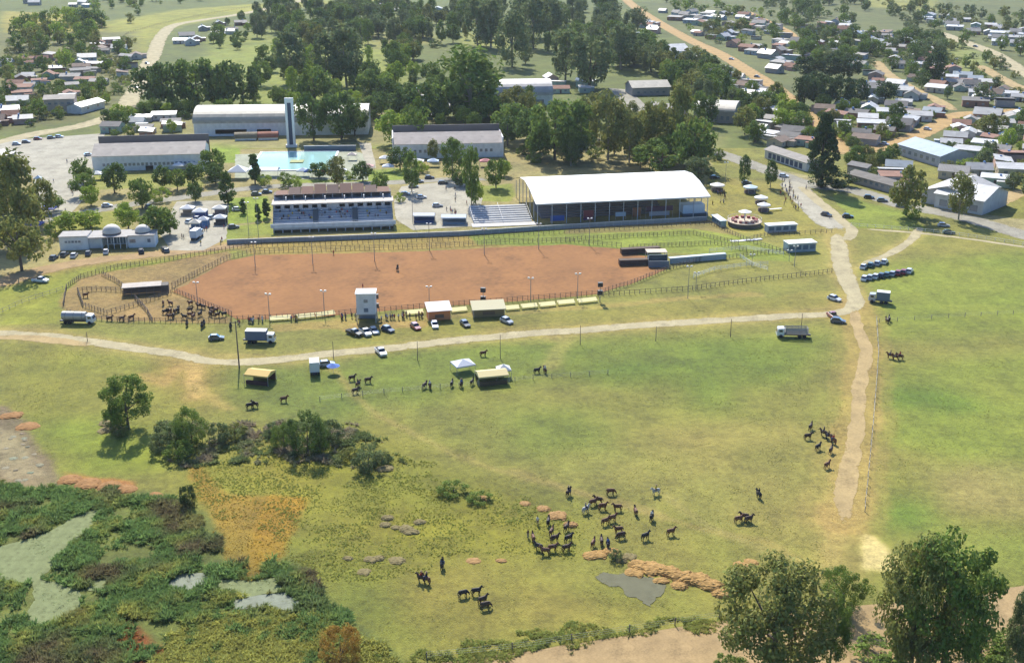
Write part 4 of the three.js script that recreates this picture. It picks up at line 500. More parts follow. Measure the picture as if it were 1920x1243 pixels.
zoneTrees([[700, 160], [860, 150], [920, 190], [960, 240], [760, 250], [700, 240]], 34, ['round', 'bush', 'round'], [8, 15], 'behind the grey roofed hall', 'trees behind the hall', ['mid', 'dark', 'bright', 'mid'], 'mid');
zoneTrees([[940, 210], [1130, 215], [1340, 240], [1320, 320], [960, 318], [950, 290]], 50, ['round', 'gum', 'bush'], [9, 18], 'behind the big marquee', 'trees behind the marquee', ['mid', 'dark', 'olive', 'olive'], 'mid');
zoneTrees([[1060, 100], [1250, 120], [1380, 160], [1420, 260], [1300, 230], [1240, 150]], 40, ['round', 'gum', 'round'], [10, 20], 'between the park and the orange road', 'trees by the orange road', ['mid', 'dark', 'olive', 'grey'], 'mid');
zoneTrees([[1400, -5], [1600, -5], [1660, 30], [1620, 60], [1480, 55]], 46, ['round', 'round', 'bush'], [9, 15], 'in the far belt above the town', 'trees of the far belt', ['mid', 'dark', 'grey']);
zoneTrees([[1240, 0], [1420, 20], [1500, 90], [1480, 160], [1300, 90]], 44, ['round', 'bush'], [6, 12], 'among the houses above the orange road', 'trees above the orange road');
zoneTrees([[1300, 110], [1480, 200], [1560, 280], [1420, 275], [1330, 160]], 44, ['round', 'bush', 'round'], [7, 13], 'among the houses below the orange road', 'trees below the orange road', undefined, 'mid');
zoneTrees([[1480, 60], [1760, 70], [1790, 190], [1640, 140], [1500, 120]], 105, ['round', 'bush', 'round'], [7, 13], 'among the blocks behind the dark stand', 'trees behind the dark stand', ['mid', 'dark', 'grey']);
zoneTrees([[1540, 205], [1760, 215], [1700, 250], [1600, 285], [1540, 240]], 50, ['round', 'bush', 'bush'], [6, 11], 'in the bend between the dirt roads', 'trees in the road bend', undefined, 'mid');
zoneTrees([[1580, 305], [1680, 285], [1690, 330], [1600, 345]], 16, ['round', 'bush'], [5, 9], 'in front of the blue roofed warehouse', 'trees by the blue warehouse', ['mid', 'dark', 'olive'], 'mid');
zoneTrees([[1640, 0], [2000, 40], [2000, 440], [1850, 330], [1780, 260], [1830, 190], [1760, 120]], 120, ['round', 'bush', 'bush'], [7, 13], 'among the hazy far blocks', 'trees of the far blocks', ['mid', 'grey', 'grey', 'olive']);
zoneTrees([[1780, 225], [1990, 215], [1990, 430], [1860, 350], [1760, 320]], 46, ['round', 'bush', 'bush'], [6, 12], 'between the houses beyond the warehouses', 'trees beyond the warehouses', ['mid', 'bright', 'grey', 'olive'], 'mid');
zoneTrees([[190, 220], [350, 200], [360, 250], [200, 258]], 16, ['round', 'bush'], [7, 12], 'behind the long white hall', 'trees behind the long hall', ['mid', 'dark', 'bright'], 'mid');
zoneTrees([[560, 60], [760, 70], [860, 90], [780, 120], [660, 110], [560, 110]], 24, ['round', 'gum', 'bush'], [9, 16], 'across the upper park meadow', 'trees of the upper park meadow', ['mid', 'grey', 'dark', 'olive'], 'mid');
zoneTrees([[400, 40], [480, 30], [480, 90], [390, 100]], 16, ['round', 'bush'], [7, 12], 'by the slope above the park', 'trees by the slope', undefined, 'mid');
zoneTrees([[-100, -20], [1100, -60], [2050, -40], [2050, -15], [1100, -15], [-100, -5]], 24, ['round', 'round', 'bush'], [9, 16], 'on the farthest rise', 'trees on the farthest rise', ['mid', 'dark', 'grey'], 'far', 2, 4);
zoneTrees([[340, 185], [700, 175], [960, 190], [960, 262], [700, 250], [340, 215]], 40, ['round', 'bush', 'round'], [7, 12], 'around the halls of the park', 'trees around the halls', ['mid', 'bright', 'dark', 'mid'], 'mid');
zoneTrees([[0, 100], [250, 75], [240, 185], [60, 240], [-60, 250]], 60, ['bush'], [6, 11], 'in the gardens by the pale road', 'garden bushes by the pale road', ['mid', 'dark', 'olive'], 'far', 1, 1);
// ---------------------------------------------------------------- fences
const postG = new Map(), WOOD = M(0.16, 0.13, 0.11, 0.95), PALEWOOD = M(0.36, 0.32, 0.26, 0.95);
function fence(px, label, o = {}) {
  const q = PP(px), h = o.h ?? 1.5, gap = o.gap ?? 1.5, m = o.m ?? WOOD, t = thing(o.name ?? 'post_fence', label, 'fence', q[0][0], q[0][1]), x0 = q[0][0], z0 = q[0][1], k = `${h},${o.r ?? 0.09}`;
  if (!postG.has(k)) postG.set(k, new THREE.CylinderGeometry((o.r ?? 0.09) * 0.9, o.r ?? 0.09, h, 6).translate(0, h / 2, 0));
  for (let i = 0; i < q.length - 1; i++) { const a = q[i], b = q[i + 1], L = Math.hypot(b[0] - a[0], b[1] - a[1]), n = Math.max(1, Math.round(L / gap)); for (let j = i ? 1 : 0; j <= n; j++) { const p = part('post', postG.get(k), m, t); p.position.set(a[0] + (b[0] - a[0]) * j / n - x0 + rr(-0.08, 0.08), 0, a[1] + (b[1] - a[1]) * j / n - z0 + rr(-0.08, 0.08)); p.rotation.set(rr(-0.04, 0.04), 0, rr(-0.04, 0.04)); p.scale.y = rr(0.92, 1.08); } }
  const rails = o.rails ?? 3; for (let r = 0; r < rails; r++) { const y = h * (0.35 + 0.55 * r / Math.max(1, rails - 1)), w = o.wire ? 0.012 : 0.05; part(o.wire ? 'wire' : 'rail', mg(q.slice(1).map((b, i) => bar(q[i][0] - x0, y, q[i][1] - z0, b[0] - x0, y, b[1] - z0, w, w, 5))), o.wire ? STEEL : m, t); }
  return t;
}
fence([[322, 546], [380, 570], [434, 592]], 'fence dividing the brown paddock from the arena');
fence([[434, 602], [560, 598], [700, 586], [860, 574], [1000, 563], [1120, 554], [1190, 532], [1250, 508], [1330, 486]], 'long post fence along the near side of the arena', { h: 1.7, gap: 1.6 });
fence([[322, 540], [380, 509], [430, 485], [478, 474], [620, 470], [800, 465], [955, 456], [1060, 454], [1165, 464]], 'long post fence along the far side of the arena', { h: 1.7, gap: 1.6 });
fence([[118, 575], [124, 540], [150, 522], [220, 503], [300, 491], [380, 478], [430, 468], [480, 460]], 'curved post fence around the brown paddock beside the track', { gap: 1.4 });
fence([[125, 588], [180, 600], [240, 604], [330, 605], [432, 604]], 'post fence along the lower edge of the brown paddock');
fence([[190, 516], [215, 528], [240, 545]], 'short slanting fence inside the paddock behind the loading ramp');
fence([[145, 548], [155, 575], [200, 590], [250, 575], [320, 552]], 'curved inner fence of the round holding pen');
fence([[145, 548], [180, 545], [235, 548]], 'straight rail fence across the holding pen');
fence([[252, 560], [275, 585], [285, 603]], 'short fence between the holding pen and the herd');
fence([[-20, 598], [40, 570], [118, 545]], 'thin fence beside the grass strip at the paddock end', { gap: 2.5, rails: 2, r: 0.06, m: PALEWOOD });
fence([[480, 462], [640, 458], [860, 450], [1010, 440], [1180, 430], [1330, 420], [1400, 452], [1478, 478]], 'post fence between the wall and the track turf', { gap: 1.8, rails: 2 });
fence([[1060, 452], [1180, 445], [1300, 440], [1385, 458]], 'inner pen fence on the green turf beyond the chute', { gap: 1.4 });
fence([[1180, 466], [1260, 462], [1340, 458], [1400, 472]], 'second pen fence just behind the chute wall', { gap: 1.4 });
fence([[1362, 486], [1420, 478], [1490, 472]], 'post fence continuing the chute wall', { gap: 1.4 });
fence([[1122, 556], [1200, 551], [1290, 545], [1400, 530], [1560, 512]], 'post fence beyond the arena on the green turf', { gap: 1.6, rails: 2 });
fence([[1400, 452], [1440, 442], [1500, 440], [1560, 436]], 'dark rail fence below the fairground booths', { gap: 2 });
fence([[1596, 424], [1720, 433], [1800, 442], [1990, 470]], 'white rail fence beside the narrow track', { gap: 3, rails: 2, m: M(0.66, 0.64, 0.58, 0.8), h: 1.2 });
fence([[1644, 600], [1648, 660], [1644, 720], [1636, 820], [1622, 960]], 'wire fence along the dirt track to the ploughed field', { gap: 4, wire: 1, m: PALEWOOD, h: 1.3 });
fence([[1650, 605], [1780, 596], [1990, 585]], 'wire fence across the meadow beside the dirt track', { gap: 5, wire: 1, m: PALEWOOD, h: 1.3 });
fence([[600, 752], [720, 738], [860, 726], [1000, 712], [1140, 702]], 'wire fence across the pasture below the tents', { gap: 5, wire: 1, m: PALEWOOD, h: 1.3 });
fence([[800, 1236], [960, 1220], [1180, 1186], [1350, 1160], [1560, 1135]], 'dark post fence along the edge of the ploughed field', { gap: 9, wire: 1, h: 1.4, r: 0.1 });
fence([[195, 92], [240, 62], [300, 45], [380, 28], [500, 8]], 'fence along the pale dirt road at the upper field', { gap: 6, rails: 2 });
fence([[1330, 474], [1400, 468], [1470, 480]], 'white steel rail fence of the pen beside the chute wall', { gap: 2.5, m: M(0.66, 0.68, 0.68, 0.5), r: 0.06 });
fence([[1300, 522], [1340, 508], [1400, 500], [1440, 498]], 'white steel rail fence on the turf beyond the arena corner', { gap: 2.5, m: M(0.66, 0.68, 0.68, 0.5), r: 0.06 });
fence([[1388, 484], [1412, 500], [1440, 508]], 'short slanting white rail fence near the pale booth', { gap: 2.5, m: M(0.66, 0.68, 0.68, 0.5), r: 0.06 });
// yellow boards at the near arena fence
[[505, 603, 546, 600], [553, 600, 590, 596], [592, 596, 628, 591], [760, 592, 794, 589], [846, 587, 876, 584], [948, 583, 974, 581], [978, 580, 1008, 577], [1012, 577, 1042, 574], [1046, 573, 1078, 570], [1084, 570, 1120, 566]].forEach(([a, b, c, d], i) => { const fr = frame(a, b, c, d), t = thing('advertising_board', `pale yellow board on the near arena fence ${i < 3 ? 'beside the water truck' : i === 3 ? 'between the cabin and the orange hut' : i === 4 ? 'between the two huts' : 'beyond the straw hut'}`, 'board', fr.x, fr.z, fr.turn, 'yellow boards on the arena fence'); part('panel', bx(fr.len, 0.05, 1.9, 0, 0, 0).rotateX(0.3).translate(fr.len / 2, 0.9, -0.3), M(0.82, 0.72, 0.34, 0.8), t); for (const x of [0.02, 0.98]) part('stake', bar(fr.len * x, 0, 0.04, fr.len * x, 1.3, 0.04, 0.04), WOOD, t); });
// ---------------------------------------------------------------- poles
function pole(px, py, top, label, o = {}) { const [x, z] = P(px, py), H = heightOf(px, py, top), t = thing(o.name ?? 'light_pole', label, 'pole', x, z, rr(-0.2, 0.2), o.group); part('shaft', bar(0, 0, 0, 0, H, 0, o.r ?? 0.13, (o.r ?? 0.13) * 0.6, 7), o.m ?? M(0.3, 0.28, 0.26, 0.7), t); if (o.lamp) { part('arm', bar(-0.7, H - 0.1, 0, 0.7, H - 0.1, 0, 0.05), STEEL, t); for (const s of [-1, 1]) part('lamp_head', bb(s * 0.6 - 0.28, s * 0.6 + 0.28, H - 0.05, H + 0.3, -0.2, 0.2), M(0.7, 0.68, 0.62, 0.4), t); } if (o.box) for (const y of [H - 1.2, H * 0.38]) part('loudspeaker', bb(-0.7, 0.7, y, y + 1.3, -0.4, 0.5), M(0.03, 0.03, 0.035, 0.6), t); if (o.cross) part('crossarm', bb(-0.9, 0.9, H - 0.5, H - 0.38, -0.06, 0.06), WOOD, t); return t; }
const LP = 'lamp poles around the arena';
for (const [x, y, t] of [[505, 598, 552], [608, 592, 546], [805, 580, 538], [995, 566, 522], [1083, 560, 514], [370, 570, 530], [478, 500, 455], [586, 495, 445], [702, 490, 438], [805, 470, 420], [908, 478, 430], [1010, 468, 420], [1105, 460, 410], [1490, 500, 462]]) pole(x, y, t, y > 540 ? 'slim lamp pole with twin heads at the near arena fence' : 'slim lamp pole with twin heads on the far side of the arena', { lamp: 1, group: LP });
pole(906, 578, 540, 'loudspeaker pole behind the straw coloured hut', { box: 1, name: 'loudspeaker_pole' }); pole(1125, 566, 530, 'loudspeaker pole at the far end of the yellow boards', { box: 1, name: 'loudspeaker_pole' }); pole(706, 592, 552, 'loudspeaker pole beside the commentary cabin', { box: 1, name: 'loudspeaker_pole' });
pole(448, 690, 602, 'tall dark wooden utility pole beside the yellow awning', { name: 'utility_pole', r: 0.2, m: WOOD, cross: 1 });
for (const [x, y, t] of [[163, 640, 622], [783, 676, 640], [938, 672, 628], [1088, 646, 610], [1230, 640, 612], [1370, 632, 598], [1503, 615, 588], [625, 672, 640]]) pole(x, y, t, 'thin wooden pole standing in the grass beside the dirt track', { name: 'wooden_pole', r: 0.1, m: WOOD, group: 'wooden poles along the track' });
for (const [x, y, t] of [[484, 442, 372], [466, 442, 380], [1290, 560, 500], [774, 420, 360], [1305, 545, 512], [1410, 500, 478], [1480, 490, 470], [1790, 150, 110], [1360, 345, 305]]) pole(x, y, t, y > 500 ? 'pale steel mast on the green turf beyond the arena' : 'slender street lamp pole in the fairground', { lamp: 1, r: 0.1, group: 'masts and street lamps', name: 'street_lamp' });
// ---------------------------------------------------------------- vehicles
const wheelG = new THREE.CylinderGeometry(0.33, 0.33, 0.24, 14).rotateX(Math.PI / 2), rimG = new THREE.CylinderGeometry(0.19, 0.19, 0.26, 10).rotateX(Math.PI / 2), bigWheelG = new THREE.CylinderGeometry(0.5, 0.5, 0.34, 14).rotateX(Math.PI / 2), TYRE = M(0.02, 0.02, 0.022, 0.9), RIM = M(0.4, 0.4, 0.42, 0.4, { metalness: 0.5 }), CARGLASS = M(0.03, 0.04, 0.05, 0.08, { clearcoat: 1 });
const prof = (pts, w, bevel = 0.08) => { const s = new THREE.Shape(pts.map(([x, y]) => new THREE.Vector2(x, y))); return new THREE.ExtrudeGeometry(s, { depth: w - 2 * bevel, bevelEnabled: true, bevelSize: bevel, bevelThickness: bevel, bevelSegments: 2 }).translate(0, 0, -w / 2 + bevel); };
const CARG = {
  hatch: { body: prof([[-1.95, 0.3], [1.95, 0.3], [2.0, 0.62], [1.1, 0.86], [-1.9, 0.9], [-2.0, 0.6]], 1.7), glass: prof([[-1.75, 0.9], [0.95, 0.88], [0.35, 1.36], [-1.45, 1.38]], 1.5, 0.1), roof: prof([[-1.4, 1.42], [0.3, 1.4], [0.2, 1.5], [-1.2, 1.52]], 1.32, 0.05) },
  pickup: { body: prof([[-2.5, 0.42], [2.4, 0.42], [2.45, 0.85], [1.4, 1.05], [-0.6, 1.08], [-2.5, 1.05]], 1.8), glass: prof([[-0.6, 1.08], [1.25, 1.06], [0.75, 1.6], [-0.5, 1.62]], 1.6, 0.1), roof: prof([[-0.45, 1.66], [0.7, 1.64], [0.6, 1.74], [-0.35, 1.76]], 1.42, 0.05) },
};
function car(x, z, turn, color, label, group, kind = 'hatch', name = 'parked_car') {
  const g = CARG[kind], t = thing(name, label, kind === 'pickup' ? 'pickup' : 'car', x, z, turn, group), m = M(...color, 0.3, { clearcoat: 0.8, clearcoatRoughness: 0.15 }); part('body', g.body, m, t); part('window', g.glass, CARGLASS, t); part('roof', g.roof, m, t);
  const w = kind === 'pickup' ? 1.55 : 1.25; for (const a of [-w, w]) for (const s of [-0.78, 0.78]) { const q = part('wheel', wheelG, TYRE, t); q.position.set(a, 0.33, s); part('rim', rimG, RIM, q); } for (const s of [-0.55, 0.55]) part('headlight', bx(0.08, 0.16, 0.3, kind === 'pickup' ? 2.5 : 2.05, 0.66, s), M(0.8, 0.8, 0.75, 0.1), t);
  if (kind === 'pickup') part('load_bed', bx(1.7, 0.06, 1.5, -1.6, 1.16, 0), M(0.04, 0.04, 0.045, 0.9), t); return t;
}
const COL = { white: [0.75, 0.75, 0.75], silver: [0.45, 0.46, 0.48], black: [0.02, 0.02, 0.022], grey: [0.14, 0.15, 0.16], red: [0.32, 0.03, 0.025], blue: [0.05, 0.1, 0.24], navy: [0.03, 0.05, 0.1], green: [0.06, 0.13, 0.1], beige: [0.45, 0.4, 0.32] };
const carAt = (px, py, deg, c, label, group, kind, name) => { const [x, z] = P(px, py); return car(x, z, deg * Math.PI / 180, COL[c], label, group, kind, name); };
carAt(405, 637, 8, 'grey', 'grey car parked on the grass beside the truck', undefined);
for (const [x, y, d, c, l] of [[664, 628, -40, 'black', 'black pickup parked behind the commentary cabin'], [685, 627, -60, 'white', 'white car parked between a black pickup and a silver car'], [701, 624, -65, 'silver', 'silver car parked below the commentary cabin'], [727, 621, -45, 'navy', 'navy car parked beside the silver car'], [779, 616, -60, 'red', 'dark red car parked near the orange hut'], [815, 613, -80, 'white', 'white car parked in front of the orange hut'], [872, 611, -65, 'black', 'black car parked between the two huts'], [950, 605, -50, 'silver', 'silver car parked at the corner of the straw hut']]) carAt(x, y, d, c, l, undefined, l.includes('pickup') ? 'pickup' : 'hatch');
carAt(714, 664, -65, 'white', 'white pickup on the grass below the dirt track', undefined, 'pickup'); carAt(1565, 563, -50, 'white', 'white car beside the bend of the dirt track', undefined); carAt(1562, 596, 100, 'red', 'dark red pickup on the dirt track junction', undefined, 'pickup'); carAt(1572, 605, -20, 'grey', 'grey car behind the dark red pickup', undefined); carAt(75, 529, -12, 'white', 'white pickup driving on the brown track by the broad tree', undefined, 'pickup', 'pickup_truck');
['white', 'green', 'silver', 'white'].forEach((c, i) => carAt(1620 + i * 13, 503 - i * 3, 60, c, `${c} car in the short row parked on the meadow`, 'cars parked on the meadow')); ['white', 'silver', 'white', 'black', 'green', 'silver', 'red', 'red', 'white'].forEach((c, i) => carAt(1622 + i * 10.5, 525 - i * 1.7, 60, c, `${c} car in the long row parked on the meadow`, 'cars parked on the meadow'));
[[100, 486, 'grey'], [120, 480, 'grey'], [138, 482, 'white'], [165, 478, 'grey'], [198, 475, 'white'], [264, 474, 'black'], [307, 470, 'black'], [310, 472, 'grey']].forEach(([x, y, c], i) => carAt(x, y, 85 + i * 5, c, `${c} car parked on the grass in front of the domed clubhouse`, 'cars by the clubhouse'));
[[437, 428, 20, 'grey'], [785, 342, 5, 'silver'], [805, 335, 8, 'navy'], [830, 345, 6, 'black'], [760, 366, 0, 'grey'], [790, 372, 10, 'white'], [775, 352, 4, 'grey'], [880, 350, 4, 'grey'], [895, 358, 0, 'black'], [370, 412, 80, 'white'], [355, 418, 70, 'white'], [396, 410, 75, 'silver'], [200, 388, 10, 'white'], [280, 390, 20, 'grey'], [820, 388, 10, 'silver'], [165, 292, 30, 'white'], [70, 262, 10, 'red'], [95, 260, 20, 'grey'], [110, 258, 10, 'white'], [30, 272, 10, 'silver'], [48, 268, 10, 'grey'], [445, 395, 10, 'white'], [480, 366, 5, 'grey'], [500, 362, 5, 'navy'], [700, 352, 5, 'white']].forEach(([x, y, d, c]) => carAt(x, y, d, c, `${c} car parked in the fairground lanes`, 'cars in the fairground'));
[[1590, 408, -10, 'black'], [1630, 372, -15, 'black'], [1655, 378, -15, 'grey'], [1690, 388, -15, 'silver'], [1770, 425, -10, 'silver'], [1780, 438, -5, 'green'], [1550, 405, -45, 'black'], [1620, 322, 0, 'grey'], [1470, 332, -20, 'white'], [1400, 345, 10, 'grey'], [1340, 335, 10, 'black']].forEach(([x, y, d, c]) => carAt(x, y, d, c, `${c} car near the concrete drive and town road`, 'cars near the town road'));
[[1372, 112], [1420, 145], [1500, 205], [1660, 272], [1740, 244], [1830, 88], [1690, 158], [275, 120], [255, 165]].forEach(([x, y], i) => carAt(x, y, -40, ['white', 'grey', 'red', 'silver'][i % 4], `${['white', 'grey', 'red', 'silver'][i % 4]} car on a dirt road between the houses`, 'cars on the dirt roads'));
function truck(px, py, deg, label, o) { const [x, z] = P(px, py), t = thing('truck', label, 'truck', x, z, deg * Math.PI / 180), L = o.L ?? 6, cabM = M(...o.cab, 0.4, { clearcoat: 0.5 }); part('chassis', bx(L + 2.4, 0.3, 1.1, 0.3, 0.8, 0), M(0.05, 0.05, 0.055, 0.7), t); const cb = part('cab', prof([[L / 2 + 0.2, 0.7], [L / 2 + 1.95, 0.7], [L / 2 + 2, 1.5], [L / 2 + 1.7, 2.5], [L / 2 + 0.3, 2.6]], 2.2, 0.12), cabM, t); part('windscreen', bx(0.06, 0.8, 1.8).rotateZ(0.36).translate(L / 2 + 1.98, 1.95, 0), CARGLASS, cb); for (const s of [-1, 1]) { part('side_window', bx(0.9, 0.6, 0.04, L / 2 + 1.1, 2, s * 1.11), CARGLASS, cb); part('headlight', bx(0.06, 0.2, 0.35, L / 2 + 2.12, 1.05, s * 0.75), M(0.8, 0.8, 0.75, 0.1), cb); }
  if (o.tank) { part('tank', new THREE.CylinderGeometry(1.25, 1.25, L, 20).rotateZ(Math.PI / 2).scale(1, 0.95, 1).translate(-0.1, 2.2, 0), M(0.4, 0.41, 0.4, 0.45, { metalness: 0.3 }), t); for (const k of [-0.35, 0, 0.35]) part('tank_band', new THREE.CylinderGeometry(1.28, 1.28, 0.12, 20).rotateZ(Math.PI / 2).scale(1, 0.95, 1).translate(L * k, 2.2, 0), M(0.2, 0.2, 0.2, 0.6), t); }
  else if (o.slat) { part('bed', bx(L, 0.15, 2.4, -0.1, 1.1, 0), WOOD, t); for (const s of [-1.15, 1.15]) for (let k = 0; k < 5; k++) part('slat', bx(L, 0.2, 0.05, -0.1, 1.35 + k * 0.34, s), M(...o.box, 0.9), t); for (const s of [-L / 2 - 0.08, L / 2 - 0.15]) for (let k = 0; k < 5; k++) part('end_slat', bx(0.05, 0.2, 2.2, s, 1.35 + k * 0.34, 0), M(...o.box, 0.9), t); for (let k = 0; k < 4; k++) for (const s of [-1.2, 1.2]) part('stake', bx(0.1, 1.9, 0.07, -L / 2 + 0.4 + k * (L - 0.8) / 3, 1.95, s), M(...o.box, 0.9), t); }
  else { part('cargo_box', prof([[-L / 2 - 0.1, 1.05], [L / 2 - 0.1, 1.05], [L / 2 - 0.1, 3.4], [-L / 2 - 0.1, 3.4]], 2.4, 0.06), M(...o.box, 0.6), t); part('box_roof', bx(L + 0.1, 0.08, 2.3, -0.1, 3.5, 0), M(0.75, 0.75, 0.74, 0.6), t); }
  for (const a of [-L / 2 + 0.8, -L / 2 + 2, L / 2 + 1]) for (const s of [-1, 1]) { const q = part('wheel', bigWheelG, TYRE, t); q.position.set(a, 0.5, s * 0.95); part('rim', rimG, RIM, q); } return t; }
truck(141, 606, -3, 'silver tanker truck with a white cab beside the paddock fence', { tank: 1, L: 6.6, cab: COL.white }); truck(482, 642, -2, 'blue box truck with a white roof parked by the dirt track', { L: 5.4, cab: COL.white, box: [0.12, 0.16, 0.24] }); truck(1492, 632, 176, 'long open cattle truck with a white cab below the dirt track', { slat: 1, L: 6, cab: COL.white, box: [0.3, 0.3, 0.3] }); truck(590, 700, 100, 'white box truck parked on the pasture beside the blue parasol', { L: 3.4, cab: COL.white, box: [0.7, 0.71, 0.72] }); truck(1655, 568, 160, 'grey truck with a dark canopy on the meadow beside the track', { L: 3.6, cab: COL.silver, box: [0.12, 0.16, 0.2] }); truck(367, 448, 82, 'light blue bus like truck at the fairground gate', { L: 4.5, cab: [0.4, 0.5, 0.6], box: [0.45, 0.53, 0.62] }); carAt(612, 686, 15, 'silver', 'silver car tucked behind the white box truck on the pasture');
// ---------------------------------------------------------------- tents, awnings, stalls
function tent(px, py, w, d, h, color, label, o = {}) { const [x, z] = P(px, py), t = thing(o.name ?? 'tent', label, 'tent', x, z, (o.turn ?? 0) * Math.PI / 180, o.group), m = M(...color, 0.8), a = w / 2, b = d / 2, r = (o.rise ?? 0.9) * (o.ridge ? 0.75 : 1.2); for (const p of [-a, a]) for (const q of [-b, b]) part('leg', bar(p, 0, q, p, h, q, 0.05), STEEL, t);
  part('canopy', o.ridge ? flat([[[-a, h, b], [a, h, b], [a, h + r, 0], [-a, h + r, 0]], [[-a, h + r, 0], [a, h + r, 0], [a, h, -b], [-a, h, -b]], [[-a, h, b], [-a, h + r, 0], [-a, h, -b]], [[a, h, b], [a, h + r, 0], [a, h, -b]]]) : flat([[[-a, h, b], [a, h, b], [0, h + r, 0]], [[a, h, b], [a, h, -b], [0, h + r, 0]], [[a, h, -b], [-a, h, -b], [0, h + r, 0]], [[-a, h, -b], [-a, h, b], [0, h + r, 0]]]), m, t); part('valance', flat([[[-a, h, b], [a, h, b], [a, h - 0.35, b], [-a, h - 0.35, b]], [[-a, h, -b], [a, h, -b], [a, h - 0.35, -b], [-a, h - 0.35, -b]], [[a, h, b], [a, h, -b], [a, h - 0.35, -b], [a, h - 0.35, b]], [[-a, h, b], [-a, h, -b], [-a, h - 0.35, -b], [-a, h - 0.35, b]]]), m, t);
  if (o.counter) { part('counter', bx(w * 0.9, 1, 0.4, 0, 0.5, b - 0.3), M(...o.counter, 0.8), t); part('back_cloth', bx(w * 0.96, h - 0.1, 0.04, 0, h / 2, -b + 0.05), M(...o.counter, 0.8), t); } keepOut.push([x, z, Math.max(w, d) / 2]); return t; }
const TW = [0.78, 0.78, 0.77];
tent(447, 334, 8, 7, 3.4, TW, 'large square white tent beside the pool', { rise: 2 }); tent(503, 330, 9, 6, 3, TW, 'white pitched tent with rounded edges in front of the pool', { ridge: 1, rise: 1.2 }); tent(795, 416, 8, 4, 2.8, [0.7, 0.7, 0.68], 'white awning stall with blue counter near the bleachers', { counter: [0.05, 0.09, 0.22], ridge: 1 }); tent(851, 418, 9, 5, 2.6, [0.6, 0.66, 0.74], 'pale blue tent stall beside the bleachers', { counter: [0.2, 0.26, 0.32], ridge: 1 });
[[352, 402, 5, TW, 'white food stall roof beside the yard', [0.3, 0.25, 0.2]], [375, 408, 5, TW, 'white stall with a blue side in the yard', [0.06, 0.12, 0.4]], [412, 402, 5, [0.7, 0.68, 0.62], 'cream stall at the corner of the yard', [0.25, 0.2, 0.2]], [413, 420, 4.5, TW, 'small white stall with a dark front in the yard', [0.08, 0.07, 0.07]], [366, 430, 4, [0.75, 0.68, 0.55], 'cream and blue kiosk behind the light blue truck', [0.1, 0.2, 0.4]], [382, 424, 3.6, TW, 'white kiosk in the middle of the yard', [0.1, 0.25, 0.5]]].forEach(([x, y, w, c, l, k]) => tent(x, y, w, w * 0.8, 2.7, c, l, { counter: k, name: 'market_stall' }));
[[690, 322, 5, [0.6, 0.36, 0.33], 'pink parasol roofed stall behind the grandstand'], [660, 300, 4, [0.7, 0.6, 0.5], 'small cream stall by the pool path'], [728, 322, 5, [0.66, 0.7, 0.78], 'white and blue stall beside the pool path'], [722, 306, 5, TW, 'white stall in front of the grey roofed hall'], [782, 312, 6, [0.7, 0.68, 0.64], 'cream tent in front of the hall windows'], [812, 312, 5, [0.5, 0.6, 0.75], 'blue white tent in front of the hall windows'], [910, 312, 5, [0.55, 0.2, 0.2], 'red canopy stall at the end of the hall'], [568, 330, 5, [0.5, 0.58, 0.68], 'blue grey stall under the pool trees'], [578, 332, 3.5, [0.05, 0.12, 0.4], 'blue canopy next to the yellow canopy'], [592, 332, 3.5, [0.6, 0.5, 0.05], 'yellow canopy behind the grandstand'], [604, 332, 3, [0.4, 0.08, 0.06], 'red canopy next to the yellow canopy'], [643, 330, 3.5, TW, 'small white canopy among the bright bushes'], [335, 320, 5, TW, 'white canopy against the long hall'], [182, 336, 5, TW, 'white canopy by the plaza trees'], [360, 318, 5, [0.7, 0.66, 0.55], 'cream canopy at the end of the long hall'], [64, 432, 6, [0.06, 0.1, 0.4], 'blue canopy under the broad trees'], [90, 402, 6, [0.12, 0.14, 0.36], 'dark blue canopy beside the plaza trees'], [72, 345, 3, [0.6, 0.7, 0.75], 'small pale canopy on the plaza'], [395, 330, 4, [0.1, 0.12, 0.3], 'dark blue canopy beside the white tent']].forEach(([x, y, w, c, l]) => tent(x, y, w, w * 0.8, 2.6, c, l, { name: 'canopy_tent' }));
// pasture camps
tent(488, 716, 6.2, 4.5, 2.5, [0.66, 0.46, 0.14], 'orange yellow awning camp beside the utility pole', { turn: -15, ridge: 1, counter: [0.08, 0.03, 0.03] }); tent(868, 696, 5, 4.4, 2.2, [0.62, 0.64, 0.68], 'white peaked tent on the pasture near the straw tent', { turn: 25 }); tent(922, 716, 7.4, 4.6, 2.4, [0.66, 0.55, 0.26], 'straw yellow tent camp on the pasture', { turn: 14, ridge: 1, counter: [0.12, 0.08, 0.04] }); tent(944, 706, 3.4, 3, 2.2, [0.7, 0.7, 0.7], 'small white tent joined to the straw yellow camp', { turn: 10 });
{ const [x, z] = P(625, 700), t = thing('parasol', 'blue parasol beside the white box truck', 'parasol', x, z); part('pole', bar(0, 0, 0, 0, 2.4, 0, 0.04), STEEL, t); part('canopy', new THREE.ConeGeometry(1.7, 0.7, 8, 1, true).translate(0, 2.3, 0), M(0.05, 0.14, 0.45, 0.8), t); for (let i = 0; i < 8; i++) { const a = i * Math.PI / 4; part('rib', bar(0, 2.6, 0, Math.cos(a) * 1.66, 1.96, Math.sin(a) * 1.66, 0.02), STEEL, t); } }
